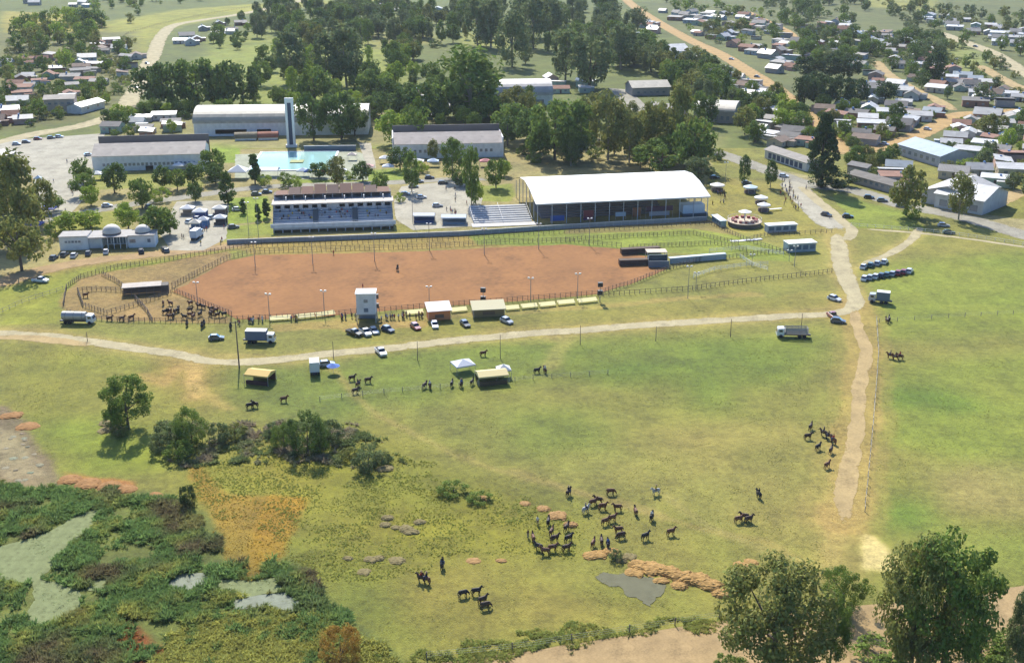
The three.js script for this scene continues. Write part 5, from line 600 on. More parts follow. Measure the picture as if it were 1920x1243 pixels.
// fairground rides and round stalls
function roundStall(px, py, r, color, label) { const [x, z] = P(px, py), t = thing('round_stall', label, 'stall', x, z); part('roof', new THREE.ConeGeometry(r * 1.15, 1, 14, 1, true).translate(0, 3.1, 0), M(...color, 0.7), t); part('fascia', new THREE.CylinderGeometry(r * 1.15, r * 1.15, 0.4, 14, 1, true).translate(0, 2.42, 0), M(...color, 0.7), t); part('counter', new THREE.CylinderGeometry(r * 0.9, r * 0.9, 1.1, 14).translate(0, 0.55, 0), M(0.16, 0.12, 0.12, 0.9), t); for (let i = 0; i < 6; i++) { const a = i * Math.PI / 3; part('post', bar(Math.cos(a) * r * 0.95, 0, Math.sin(a) * r * 0.95, Math.cos(a) * r * 0.95, 2.7, Math.sin(a) * r * 0.95, 0.06), STEEL, t); } }
roundStall(1345, 358, 2.6, [0.72, 0.68, 0.62], 'cream round stall at the corner of the marquee'); roundStall(1407, 362, 2.5, [0.55, 0.66, 0.7], 'pale blue round stall behind the ride'); roundStall(1427, 382, 2.3, [0.76, 0.75, 0.75], 'white round stall next to the crowd on the drive'); roundStall(1432, 396, 2.2, [0.76, 0.74, 0.74], 'white round stall beside the white table row');
{ const [x, z] = P(1396, 422), t = thing('spinning_ride', 'round fairground ride with red brown seats and a white canopy', 'ride', x, z), R = 6; part('drum', new THREE.CylinderGeometry(R, R * 0.97, 1.5, 36).translate(0, 0.75, 0), M(0.12, 0.11, 0.1, 0.9), t); part('deck', new THREE.CylinderGeometry(R + 0.2, R + 0.2, 0.2, 36).translate(0, 1.62, 0), M(0.55, 0.45, 0.33, 0.9), t); for (let i = 0; i < 12; i++) { const a = i * Math.PI / 6; part('seat', new THREE.CylinderGeometry(0.7, 0.6, 0.8, 10).translate(Math.cos(a) * 4.2, 2.1, Math.sin(a) * 4.2), M(0.28, 0.06, 0.05, 0.7), t); } for (let i = 0; i < 24; i++) { const a = i * Math.PI / 12; part('railing_post', bar(Math.cos(a) * R, 1.7, Math.sin(a) * R, Math.cos(a) * R, 2.8, Math.sin(a) * R, 0.05), M(0.6, 0.55, 0.5, 0.7), t); } part('railing', new THREE.TorusGeometry(R, 0.06, 6, 36).rotateX(Math.PI / 2).translate(0, 2.8, 0), M(0.6, 0.55, 0.5, 0.7), t); part('mast', bar(0, 1.7, 0, 0, 5.4, 0, 0.25), STEEL, t); part('canopy', new THREE.ConeGeometry(2.4, 0.9, 16, 1, true).translate(0, 5.4, 0), M(0.75, 0.72, 0.68, 0.7), t); }
function booth(a, b, c, d, h, dep, wallC, roofC, label) { const fr = frame(a, b, c, d), t = thing('fairground_booth', label, 'booth', fr.x, fr.z, fr.turn), L = fr.len; part('wall', uvm(bb(0, L, 0, h, -dep, 0)), M(...wallC, 0.7, { map: wallMap }), t); part('roof', bb(-0.2, L + 0.2, h, h + 0.2, -dep - 0.2, 0.5), M(...roofC, 0.6), t); for (let i = 0; i < 4; i++) win(t, L * (i + 0.5) / 4, h * 0.55, 0.03, L / 4 * 0.7, h * 0.5, 0, 'hatch', M(0.1, 0.16, 0.22, 0.6)); }
booth(1440, 437, 1494, 434, 2.6, 3, [0.4, 0.46, 0.52], [0.75, 0.77, 0.76], 'blue white booth row at the edge of the fairground'); booth(1478, 474, 1530, 471, 3, 4, [0.38, 0.45, 0.48], [0.72, 0.75, 0.7], 'long blue booth with a pale roof on the grass'); booth(1335, 414, 1352, 426, 2.2, 2, [0.3, 0.42, 0.42], [0.6, 0.66, 0.66], 'pale green ticket booth beside the round ride');
{ const fr = frame(1440, 396, 1466, 394), t = thing('serving_table', 'white serving table beside the white round stall', 'table', fr.x, fr.z, fr.turn); part('table_top', bb(0, fr.len, 0.74, 0.8, -0.5, 0.5), M(0.78, 0.78, 0.78, 0.7), t); for (const x of [0.3, fr.len - 0.3]) for (const z of [-0.4, 0.4]) part('leg', bar(x, 0, z, x, 0.74, z, 0.03), STEEL, t); }
{ const fr = frame(1320, 448, 1382, 438), t = thing('sheet_pile', 'pale metal sheets lying on the turf below the ride', 'sheets', ...P(1378, 452), 0.2); for (let i = 0; i < 5; i++) part('metal_sheet', bx(3, 0.04, 1.6, i * 2.1, 0.1 + i * 0.05, (i % 2) * 0.4), M(0.6, 0.6, 0.62, 0.5), t); }
// ---------------------------------------------------------------- bodies: tapered bones joined smoothly, meshed
function bodyMesh(bones, half, cy, res, k = 0.06) {
  const mc = new MarchingCubes(res, undefined, false, false, 20000), n = res; mc.isolation = 0;
  const B = bones.map(([ax, ay, az, ra, bx_, by, bz, rb]) => { const d = [bx_ - ax, by - ay, bz - az]; return [ax, ay, az, ra, ...d, rb, d[0] ** 2 + d[1] ** 2 + d[2] ** 2 || 1e-9]; });
  for (let k3 = 0; k3 < n; k3++) for (let j = 0; j < n; j++) for (let i = 0; i < n; i++) {
    const x = (i - n / 2) / (n / 2) * half, y = (j - n / 2) / (n / 2) * half + cy, z = (k3 - n / 2) / (n / 2) * half; let d = 9;
    for (const b of B) { const px = x - b[0], py = y - b[1], pz = z - b[2]; let t = (px * b[4] + py * b[5] + pz * b[6]) / b[8]; t = t < 0 ? 0 : t > 1 ? 1 : t; const e = Math.hypot(px - b[4] * t, py - b[5] * t, pz - b[6] * t) - (b[3] + (b[7] - b[3]) * t), h = Math.max(0, k - Math.abs(d - e)) / k; d = Math.min(d, e) - h * h * k * 0.25; }
    mc.field[i + j * n + k3 * n * n] = -d;
  }
  mc.update(); const c = mc.count, p = mc.positionArray.slice(0, c * 3), q = mc.normalArray.slice(0, c * 3); for (let i = 0; i < p.length; i += 3) { p[i] *= half; p[i + 1] = p[i + 1] * half + cy; p[i + 2] *= half; }
  const g = new THREE.BufferGeometry(); g.setAttribute('position', new THREE.BufferAttribute(p, 3)); g.setAttribute('normal', new THREE.BufferAttribute(q, 3)); return g;
}
function tint(g, f) { const c = g.clone(), p = c.attributes.position, col = new Float32Array(p.count * 3); for (let i = 0; i < p.count; i++) col.set(f(p.getX(i), p.getY(i), p.getZ(i)), i * 3); c.setAttribute('color', new THREE.BufferAttribute(col, 3)); return c; }
// horse: faces +x; standing or grazing
const horseBones = (graze) => { const nk = graze ? [0.66, 1.26, 0, 0.27, 1.16, 0.74, 0, 0.16] : [0.62, 1.3, 0, 0.29, 1.0, 1.8, 0, 0.17], hd = graze ? [1.16, 0.72, 0, 0.13, 1.3, 0.25, 0, 0.07] : [1.0, 1.84, 0, 0.155, 1.4, 1.5, 0, 0.1], b = [[-0.58, 1.15, 0, 0.35, 0, 1.08, 0, 0.35], [0, 1.08, 0, 0.35, 0.55, 1.13, 0, 0.36], [-0.62, 1.3, 0, 0.27, 0.5, 1.35, 0, 0.24], nk, hd, [-0.85, 1.3, 0, 0.06, -1.02, 1.0, 0, 0.07], [-1.02, 1.0, 0, 0.07, -1.04, 0.55, 0, 0.035]]; for (const s of [-1, 1]) { b.push([hd[0] - 0.02, hd[1] + 0.1, s * 0.07, 0.035, hd[0] - 0.04, hd[1] + 0.24, s * 0.08, 0.015]); b.push([0.55, 1.0, s * 0.17, 0.17, 0.56 + s * 0.06, 0.55, s * 0.16, 0.095], [0.56 + s * 0.06, 0.55, s * 0.16, 0.09, 0.52 + s * 0.1, 0.1, s * 0.16, 0.065], [0.52 + s * 0.1, 0.1, s * 0.16, 0.055, 0.56 + s * 0.1, 0.04, s * 0.16, 0.065]); b.push([-0.6, 1.1, s * 0.15, 0.2, -0.5 + s * 0.05, 0.75, s * 0.17, 0.12], [-0.5 + s * 0.05, 0.75, s * 0.17, 0.13, -0.76 + s * 0.08, 0.5, s * 0.17, 0.08], [-0.76 + s * 0.08, 0.5, s * 0.17, 0.078, -0.72 + s * 0.08, 0.1, s * 0.17, 0.062], [-0.72 + s * 0.08, 0.1, s * 0.17, 0.055, -0.67 + s * 0.08, 0.04, s * 0.17, 0.065]); } return b; };
const horseG = [bodyMesh(horseBones(0), 1.5, 1.1, 56), bodyMesh(horseBones(1), 1.5, 1.1, 56)];
const HM = M(1, 1, 1, 0.7, { vertexColors: true }), COATS = { bay: [[0.16, 0.07, 0.035], [0.03, 0.02, 0.016]], 'dark brown': [[0.075, 0.042, 0.026], [0.025, 0.018, 0.014]], chestnut: [[0.16, 0.065, 0.028], [0.12, 0.05, 0.02]], black: [[0.03, 0.026, 0.024], [0.015, 0.014, 0.013]], grey: [[0.48, 0.46, 0.43], [0.3, 0.28, 0.27]] };
const horseTint = {}; for (const [n, [a, b]] of Object.entries(COATS)) horseTint[n] = horseG.map((g) => tint(g, (x, y, z) => (y < 0.5 || x < -0.92 ? b : a)));
const maneG = [mg([bar(0.6, 1.5, 0, 1.0, 2.0, 0, 0.05, 0.05, 5), bar(0.98, 1.95, 0, 1.08, 2.02, 0, 0.05, 0.03, 5)]), mg([bar(0.7, 1.48, 0, 1.12, 0.9, 0, 0.05, 0.05, 5)])];
const saddleG = mg([new THREE.SphereGeometry(0.3, 12, 8).scale(1.1, 0.45, 1.05).translate(0, 1.46, 0), bx(0.36, 0.5, 0.03, 0, 1.2, 0.3), bx(0.36, 0.5, 0.03, 0, 1.2, -0.3)]);
function horse(px, py, deg, coat, label, group, o = {}) { const [x, z] = P(px, py), t = thing('horse', label, 'horse', x, z, deg * Math.PI / 180, group), g = o.graze ? 1 : 0; part('body', horseTint[coat][g], HM, t); part('mane', maneG[g], M(...COATS[coat][1], 0.9), t); if (o.saddle) part('saddle', saddleG, M(0.1, 0.06, 0.04, 0.8), t); t.scale.setScalar(0.9); return t; }
// person: faces +x
const personBones = (pose) => { const b = [[0, 1.0, 0, 0.13, 0, 1.38, 0, 0.15], [0, 1.36, -0.13, 0.08, 0, 1.36, 0.13, 0.08], [0, 1.42, 0, 0.06, 0.01, 1.54, 0, 0.055], [0.01, 1.6, 0, 0.1, 0.015, 1.68, 0, 0.095], [0.1, 1.6, 0, 0.02, 0.125, 1.6, 0, 0.015]]; for (const s of [-1, 1]) { if (pose === 'ride') b.push([0, 0.95, s * 0.1, 0.1, 0.28, 0.82, s * 0.32, 0.08], [0.28, 0.82, s * 0.32, 0.075, 0.1, 0.42, s * 0.36, 0.055], [0.1, 0.42, s * 0.36, 0.05, 0.26, 0.38, s * 0.37, 0.045]); else if (pose === 'sit') b.push([0, 0.95, s * 0.1, 0.1, 0.42, 0.95, s * 0.12, 0.075], [0.42, 0.95, s * 0.12, 0.07, 0.42, 0.52, s * 0.12, 0.05], [0.42, 0.52, s * 0.12, 0.05, 0.56, 0.5, s * 0.12, 0.045]); else { const st = pose === 'walk' ? s * 0.2 : s * 0.03; b.push([0, 0.95, s * 0.09, 0.105, st * 0.6, 0.52, s * 0.1, 0.075], [st * 0.6, 0.52, s * 0.1, 0.07, st, 0.08, s * 0.1, 0.05], [st, 0.06, s * 0.1, 0.05, st + 0.16, 0.045, s * 0.1, 0.042]); } const f = pose === 'stand' ? 0.04 : pose === 'walk' ? -s * 0.2 : 0.26; b.push([0, 1.36, s * 0.19, 0.062, f * 0.4 - 0.03, 1.08, s * 0.25, 0.05], [f * 0.4 - 0.03, 1.08, s * 0.25, 0.047, f, 0.86 + (pose === 'ride' || pose === 'sit' ? 0.16 : 0), s * (pose === 'ride' || pose === 'sit' ? 0.12 : 0.27), 0.038], [f, 0.86 + (pose === 'ride' || pose === 'sit' ? 0.16 : 0), s * (pose === 'ride' || pose === 'sit' ? 0.12 : 0.27), 0.042, f + 0.05, 0.78 + (pose === 'ride' || pose === 'sit' ? 0.2 : 0), s * (pose === 'ride' || pose === 'sit' ? 0.08 : 0.27), 0.03]); } return b; };
const POSE = {}; for (const p of ['stand', 'walk', 'ride', 'sit']) POSE[p] = bodyMesh(personBones(p), 0.95, 0.9, 44, 0.045);
const SHIRT = { white: [0.7, 0.68, 0.65], black: [0.02, 0.02, 0.022], red: [0.4, 0.04, 0.035], blue: [0.06, 0.13, 0.36], grey: [0.25, 0.25, 0.26], brown: [0.14, 0.08, 0.05], yellow: [0.6, 0.45, 0.06] }, TROUSER = { dark: [0.025, 0.027, 0.035], denim: [0.07, 0.1, 0.18], khaki: [0.3, 0.24, 0.16] };
const peopleG = {}; function personG(pose, shirt, tr) { const k = pose + shirt + tr; return peopleG[k] ??= tint(POSE[pose], (x, y, z) => (y > 1.63 && (x < 0.06 || y > 1.7) ? [0.03, 0.02, 0.015] : y > 1.5 ? [0.42, 0.27, 0.19] : y < 0.1 ? [0.03, 0.025, 0.02] : Math.abs(z) > 0.17 && y < 1.18 && y > 0.7 && pose !== 'ride' && pose !== 'sit' ? [0.42, 0.27, 0.19] : y > (pose === 'ride' || pose === 'sit' ? 1.02 : 0.97) ? SHIRT[shirt] : TROUSER[tr])); }
const hatG = mg([new THREE.CylinderGeometry(0.2, 0.2, 0.02, 14).translate(0.01, 1.72, 0), new THREE.CylinderGeometry(0.085, 0.105, 0.12, 12).translate(0.01, 1.79, 0)]);
const PM = M(1, 1, 1, 0.9, { vertexColors: true });
function person(x, z, turn, pose, shirt, tr, label, group, y = 0, hat) { const t = thing('person', label, 'person', x, z, turn, group, y); part('body', personG(pose, shirt, tr), PM, t); if (hat) part('hat', hatG, M(0.3, 0.22, 0.13, 0.9), t); t.scale.setScalar(rr(0.96, 1.06)); return t; }
const SH = Object.keys(SHIRT), TR = Object.keys(TROUSER);
function rider(px, py, deg, coat, shirt, where, group) { horse(px, py, deg, coat, `saddled ${coat} horse under a rider in ${shirt} ${where}`, group, { saddle: 1 }); const [x, z] = P(px, py); person(x, z, deg * Math.PI / 180, 'ride', shirt, pick(TR), `rider in ${shirt} shirt on a ${coat} horse ${where}`, group && group + ' riders', 0.45, rnd() < 0.6); }
const someone = (px, py, where, group, pose, y = 0, turn) => { const [x, z] = P(px, py), s = pick(SH), p = pose ?? pick(['stand', 'stand', 'walk']); person(x, z, turn ?? rr(0, 6.28), p, s, pick(TR), `person in ${s} top ${p === 'sit' ? 'sitting' : p === 'walk' ? 'walking' : 'standing'} ${where}`, group, y, rnd() < 0.25); };
// herd on the lower pasture
const HERD = 'horses on the lower pasture', coats = ['bay', 'dark brown', 'dark brown', 'black', 'bay', 'chestnut'];
for (const [x, y, d, g] of [[1112, 948, 20], [1130, 956, 15], [1122, 944, 170], [1145, 928, 10, 1], [1158, 958, 170], [1192, 966, 100], [1135, 984, 20], [1148, 978, 30], [1160, 1000, 190], [1165, 1010, 200, 1], [1112, 1026, 60], [1128, 1022, 80], [1210, 1012, 30], [1258, 1004, 20], [1385, 980, 5], [1404, 980, 5], [1396, 975, 170]]) { const c = pick(coats); horse(x, y, d + rr(-15, 15), c, `${c} horse ${g ? 'grazing' : 'standing'} in the herd near the clay mounds`, HERD, { graze: g }); }
rider(1066, 930, 60, 'dark brown', 'black', 'above the clay mounds', undefined); rider(1098, 962, 40, 'grey', 'grey', 'at the head of the herd', undefined); rider(1222, 976, 70, 'black', 'white', 'at the tail of the herd', undefined); rider(1230, 928, 200, 'grey', 'yellow', 'alone on the dry pasture', undefined); rider(1140, 1028, 90, 'black', 'blue', 'inside the herd', undefined); rider(1423, 934, 110, 'black', 'black', 'riding towards the dirt track', undefined);
for (const [x, y, d] of [[1028, 985, 80], [1034, 1004, 70], [1000, 1016, 100], [1040, 1016, 20], [1036, 1034, 10], [1062, 996, 60], [1066, 1016, 30], [1062, 1034, 20], [1010, 1032, 150], [1022, 1040, 170]]) { const c = pick(coats); horse(x, y, d, c, `${c} horse in the tight group in tall weeds`, 'horses in the tall weeds', { saddle: rnd() < 0.5 }); }
someone(1008, 984, 'among the horses in tall weeds', undefined, 'stand'); someone(990, 1008, 'beside the horses in tall weeds', undefined, 'stand');
for (const [x, y, d, g] of [[868, 1120, 20, 1], [893, 1116, 10], [905, 1132, 30], [910, 1142, 15, 1]]) { const c = pick(['black', 'dark brown']); horse(x, y, d, c, `${c} horse ${g ? 'grazing' : 'standing'} by the grass strip at the ploughed field`, 'horses near the grass strip', { graze: g }); }
rider(790, 1092, 150, 'dark brown', 'red', 'above the grass strip', undefined); rider(800, 1094, 140, 'bay', 'black', 'above the grass strip', undefined); rider(829, 1066, 85, 'black', 'black', 'below the earth clods', undefined);
const TRH = 'horses beside the dirt track'; for (const [x, y, d, r] of [[1520, 806, 60], [1515, 824, 10], [1545, 818, 140, 1], [1554, 824, 150, 1], [1563, 832, 120, 1], [1534, 844, 40], [1558, 850, 60], [1551, 878, 40]]) { const c = pick(coats); if (r) rider(x, y, d, c, pick(['black', 'red', 'brown']), 'beside the dirt track', TRH); else horse(x, y, d, c, `${c} horse standing beside the dirt track`, TRH); }
for (const [x, y] of [[1670, 672], [1680, 675], [1688, 674]]) rider(x, y, 160, pick(['bay', 'chestnut']), pick(['red', 'brown']), 'behind the wire fence on the meadow', 'riders on the meadow'); horse(1664, 606, 100, 'dark brown', 'dark brown horse at the corner of the wire fence', undefined); horse(1668, 603, 80, 'black', 'black horse at the corner of the wire fence', undefined);
for (const [x, y, d, r] of [[660, 714, 20], [671, 726, 60, 1], [666, 738, 30], [690, 718, 10], [796, 728, 60], [806, 729, 100, 1], [847, 725, 80], [865, 726, 80, 1], [885, 722, 70], [1007, 700, 20], [1022, 700, 110, 1], [906, 668, 10], [468, 766, 20], [478, 764, 160], [532, 754, 10], [586, 692, 20]]) { const c = pick(coats), w = x < 560 ? 'near the utility pole' : y > 700 && x < 700 ? 'below the white box truck' : x > 1000 ? 'by the straw yellow camp fence' : 'between the pasture camps'; if (r) rider(x, y, d, c, pick(['white', 'black', 'blue']), w, 'horses of the pasture camps'); else horse(x, y, d, c, `${c} horse standing ${w}`, 'horses of the pasture camps'); }
// paddock: ramp roof and herd
{ const fr = frame(232, 556, 316, 550), t = thing('loading_shelter', 'pale flat roof shelter over dark pens in the brown paddock', 'shelter', fr.x, fr.z, fr.turn), L = fr.len; part('roof', uvm(bb(-0.5, L - 2, 2.5, 2.7, -4.5, 0.2)), M(0.5, 0.44, 0.38, 0.9, { map: wallMap }), t); for (let k = 0; k < 4; k++) part('pen_board', bb(-0.5, L, 0.15 + k * 0.42, 0.45 + k * 0.42, -0.6, -0.5), M(0.13, 0.1, 0.08, 0.95), t); part('pen_back', bb(-0.5, L, 0.1, 1.8, -4.3, -4.2), M(0.13, 0.1, 0.08, 0.95), t); part('end_wall', bb(L - 2, L, 0, 2.4, -4, -0.7), M(0.14, 0.12, 0.1, 0.9), t); for (let i = 0; i < 6; i++) for (const z of [-4.2, 0]) part('post', bar(L * i / 6, 0, z, L * i / 6, 2.5, z, 0.1), WOOD, t); }
for (let i = 0; i < 24; i++) { const x = rr(300, 425), y0 = 560 + Math.max(0, (x - 300) * 0.22), c = pick(coats); horse(x, rr(Math.max(572, y0), 600), rr(0, 360), c, `${c} horse in the packed herd in the brown paddock`, 'herd in the paddock'); }
for (const [x, y] of [[205, 602], [228, 602], [246, 600], [160, 558]]) horse(x, y, rr(0, 40), 'bay', 'bay horse standing at the lower paddock fence', 'horses at the paddock fence');
rider(745, 508, 80, 'dark brown', 'black', 'in the middle of the orange arena', undefined); someone(680, 542, 'in the orange arena near the cabin', undefined, 'stand'); someone(625, 478, 'at the far arena fence beside a dark bench', undefined, 'stand'); 
for (const [x, y] of [[350, 612], [378, 616], [382, 612], [432, 618]]) rider(x, y, 95, pick(['dark brown', 'black']), 'black', 'outside the paddock gate', 'riders outside the paddock gate');
// onlookers
const NF = 'people along the near arena fence'; for (const [a, b, y0, y1, n] of [[445, 500, 607, 601, 12], [545, 560, 603, 601, 4], [630, 668, 598, 594, 8], [712, 765, 600, 594, 13], [764, 800, 597, 592, 6]]) for (let i = 0; i < n; i++) { const u = rnd(); someone(a + (b - a) * u, y0 + (y1 - y0) * u + rr(-1, 4), 'along the near arena fence', NF, 'stand', 0, rr(0.8, 2.2)); }
const CRD = 'crowd on the concrete drive'; for (let i = 0; i < 34; i++) { const u = rnd(); someone(1478 + 22 * u + rr(-24, 6), 340 + 58 * u + rr(-6, 4), 'in the crowd on the concrete drive', CRD); } for (const [x, y] of [[1550, 405], [1556, 410], [1585, 405], [1512, 355]]) someone(x, y, 'crossing the concrete drive', 'walkers on the drive', 'walk');
for (let i = 0; i < 12; i++) someone(rr(1335, 1360), rr(362, 385), 'by the cream round stall', 'people by the round stall'); for (let i = 0; i < 12; i++) someone(rr(835, 875), rr(345, 420), 'on the paved yard near the bleachers', 'people on the paved yard', 'walk'); for (let i = 0; i < 10; i++) someone(rr(340, 420), rr(425, 460), 'in the yard of stalls', 'people in the stall yard'); for (let i = 0; i < 8; i++) someone(rr(90, 180), rr(290, 400), 'on the pale plaza', 'people on the plaza', 'walk'); for (let i = 0; i < 6; i++) someone(rr(600, 700), rr(300, 330), 'by the pool stalls', 'people by the pool');
{ const fr = frame(512, 438, 738, 430), n = 7; const GS = 'spectators on the grandstand'; for (const [a, b, r0, r1, c] of [[0.05, 0.32, 3, 6, 22], [0.4, 0.66, 3, 6, 20], [0.74, 0.95, 3, 6, 9]]) for (let i = 0; i < c; i++) { const lx = fr.len * rr(a, b), k = Math.floor(rr(r0, r1 + 0.99)), lz = -0.85 - k * 1.15, x = fr.x + Math.cos(fr.turn) * lx + Math.sin(fr.turn) * lz, z = fr.z - Math.sin(fr.turn) * lx + Math.cos(fr.turn) * lz, s = pick(SH); person(x, z, -Math.PI / 2 + rr(-0.3, 0.3), 'sit', s, pick(TR), `spectator in ${s} top sitting on the grandstand steps`, GS, 2 + k * 0.62 - 0.83, rnd() < 0.2); } }
// ---------------------------------------------------------------- mounds, stones
function lump(seed2) { const g = new THREE.IcosahedronGeometry(1, 6), p = g.attributes.position, v = new THREE.Vector3(); for (let i = 0; i < p.count; i++) { v.fromBufferAttribute(p, i); const k = 0.72 + 0.6 * fbm(v.x * 1.7 + seed2 * 9, v.y * 1.7 + v.z * 2.3 + seed2, 3) + 0.45 * (fbm(v.x * 5 + seed2, v.z * 5 + v.y * 4, 3) - 0.5) + 0.2 * (fbm(v.x * 16 + seed2, v.z * 16 + v.y * 13, 2) - 0.5); v.multiplyScalar(k); p.setXYZ(i, v.x, v.y, v.z); } g.computeVertexNormals(); return uvm(g); }
const lumps = [1, 2, 3, 4, 5].map(lump);
function mound(px, py, w, h, color, name, label, group) { const [x, z] = P(px, py), m = part(numbered(name), pick(lumps), MP(...color, 1, { map: rep(earthTex, 2) }, KD * 1.2)); const s = w / scaleAt(py) / 2; m.position.set(x, 0, z); m.scale.set(s * 1.05, h * 0.55, s * rr(0.7, 1)); m.rotation.y = rr(-0.5, 0.5); m.userData = { label, category: name.split('_').pop() }; if (group) m.userData.group = group; }
for (const [x, y, w, h] of [[1115, 1042, 44, 0.9], [1145, 1036, 28, 1], [1200, 1062, 40, 1.1], [1225, 1068, 48, 1.3], [1255, 1075, 50, 1.6], [1285, 1085, 50, 1.6], [1310, 1090, 50, 1.7], [1335, 1100, 46, 1.5], [1355, 1115, 36, 1.3], [1190, 1075, 36, 0.8], [1240, 1090, 30, 0.8], [1275, 1100, 30, 0.9], [1390, 1060, 30, 0.6], [1410, 1055, 26, 0.5]]) mound(x, y, w, h, [222, 172, 108], 'clay_mound', 'orange clay mound in the long heap beside the grey puddle', 'clay mounds');
for (const [x, y, w, h, l] of [[1045, 968, 34, 0.9], [1070, 985, 26, 0.9], [1020, 955, 24, 0.7], [985, 945, 20, 0.5], [908, 935, 22, 0.6], [888, 1052, 26, 0.4], [940, 1052, 20, 0.5]]) mound(x, y, w, h, [216, 166, 112], 'clay_mound', 'small tan earth mound on the rough pasture', 'small earth mounds');
for (const [x, y, w, h] of [[726, 972, 22, 0.8], [722, 985, 20, 0.7], [742, 990, 18, 0.6], [760, 992, 26, 0.8], [775, 998, 24, 0.8], [786, 980, 22, 0.8], [765, 1000, 18, 0.6], [695, 1050, 26, 0.7], [710, 1048, 22, 0.7], [745, 1052, 30, 0.6], [652, 1048, 18, 0.6], [682, 1073, 24, 0.5], [722, 880, 30, 0.9], [200, 795, 30, 0.8], [220, 806, 34, 0.8], [196, 808, 26, 0.6], [1180, 1045, 26, 0.7], [1165, 1052, 22, 0.8]]) mound(x, y, w, h, [172, 152, 108], 'earth_clod', 'grey brown earth clod heaped on the rough pasture', 'earth clods');
for (const [x, y, w, h] of [[130, 900, 40, 0.7], [165, 908, 44, 0.8], [205, 912, 44, 0.8], [235, 918, 36, 0.7], [290, 930, 30, 0.5], [20, 780, 40, 0.8], [50, 800, 40, 0.7]]) mound(x, y, w, h, [206, 150, 98], 'clay_mound', 'tan earth bank above the reeds', 'earth bank above the reeds');
for (let i = 0; i < 34; i++) { const x = rr(-30, 80), y = rr(800, 905); if (x > 20 + (y - 780) * 0.6) continue; mound(x, y, rr(7, 15), rr(0.15, 0.4), [196 + rr(-20, 14) | 0, 180, 158], 'boulder', 'pale grey boulder in the stony patch above the reeds', 'stony patch'); }
// cream patch and bare patch at the field edge are ground colour; puddle and ponds:
yard('puddle', [[1122, 1084], [1138, 1076], [1160, 1080], [1176, 1074], [1200, 1084], [1228, 1090], [1250, 1102], [1246, 1116], [1232, 1120], [1222, 1134], [1206, 1130], [1192, 1118], [1172, 1116], [1158, 1100], [1140, 1098]], MP(152, 146, 124, 0.9, { specularIntensity: 0.3, map: rep(stainTex, 6) }), 1.6, 0.7);
const pondM = MP(176, 182, 138, 1, { map: rep(earthTex, 4), specularIntensity: 0.2 }, KD * 1.1), pondGlareM = MP(178, 182, 168, 0.8, { map: rep(earthTex, 5), specularIntensity: 0.4 }, KD * 1.1);  // the second, paler colour holds the white glare on the water
const PONDS = [[[-30, 1035], [60, 1008], [130, 975], [182, 952], [178, 985], [110, 1040], [70, 1092], [20, 1098], [-30, 1070]], [[55, 1085], [110, 1095], [150, 1110], [148, 1142], [100, 1172], [55, 1168]], [[165, 1090], [205, 1085], [195, 1110], [168, 1108]], [[305, 1098], [335, 1078], [380, 1072], [400, 1085], [380, 1102], [330, 1108]], [[400, 1085], [470, 1090], [520, 1082], [530, 1110], [470, 1118], [410, 1112]], [[430, 1128], [470, 1118], [535, 1112], [560, 1130], [545, 1152], [500, 1138], [440, 1142]]];
PONDS.forEach((p, i) => yard('pond', p, i === 3 || i === 5 ? pondGlareM : pondM, 1, 0.6)); const pondsW = PONDS.map(PP);
// ---------------------------------------------------------------- reeds, weeds and tufts: nobody could count them
function tuftG(n, lean, wide) { const pos = []; for (let i = 0; i < n; i++) { const a = rr(0, 6.28), r = rr(0, 0.35), l = rr(0.1, lean), h = rr(0.6, 1.05), x = Math.cos(a) * r, z = Math.sin(a) * r, nx = -Math.sin(a + rr(-1, 1)) * wide, nz = Math.cos(a + rr(-1, 1)) * wide; pos.push(x - nx, 0, z - nz, x + nx, 0, z + nz, x + Math.cos(a) * l, h, z + Math.sin(a) * l); pos.push(x - nx * 0.8, h * 0.2, z + nz * 0.5, x + nx * 1.4, h * 0.5, z - nz, x + Math.cos(a) * l * 1.6, h * 0.75, z + Math.sin(a) * l * 1.6); } const g = new THREE.BufferGeometry(); g.setAttribute('position', new THREE.Float32BufferAttribute(pos, 3)); g.computeVertexNormals(); return g; }
const reedG = tuftG(9, 0.5, 0.1), weedG = tuftG(8, 0.7, 0.16);
function stuff(name, label, geo, px, perM2, size, colour, test, onPond) {
  const q = PP(px), xs = q.map((p) => p[0]), zs = q.map((p) => p[1]), x0 = Math.min(...xs), x1 = Math.max(...xs), z0 = Math.min(...zs), z1 = Math.max(...zs), n = Math.round((x1 - x0) * (z1 - z0) * perM2), list = [];
  for (let i = 0; i < n; i++) { const x = rr(x0, x1), z = rr(z0, z1); if (!inside(q, x + (fbm(x / 5 + 20, z / 5, 3) - 0.5) * 9, z + (fbm(x / 5, z / 5 + 60, 3) - 0.5) * 9) || pondsW.some((p) => inside(p, x, z)) !== !!onPond || (test && !test(x, z))) continue; list.push([x, z]); }
  const m = new THREE.InstancedMesh(geo, M(1, 1, 1, 1, { transmission: 0.45, thickness: 0, specularIntensity: 0.2 }), list.length), o = new THREE.Object3D(), c = new THREE.Color();
  list.forEach(([x, z], i) => { const s = rr(...size) * (0.55 + 0.9 * fbm(x / 3, z / 3 + 7, 2)); o.position.set(x, 0.02, z); o.rotation.y = rr(0, 6.28); o.scale.set(s * rr(0.8, 1.3), s * rr(0.7, 1.2), s * rr(0.8, 1.3)); o.updateMatrix(); m.setMatrixAt(i, o.matrix); const [r, g, b] = colour(x, z), k = rr(0.75, 1.25); m.setColorAt(i, c.setRGB(r * k, g * k, b * k)); });
  m.name = numbered(name); m.castShadow = m.receiveShadow = true; m.userData = { label, category: name.split('_').pop(), kind: 'stuff' }; scene.add(m);
}
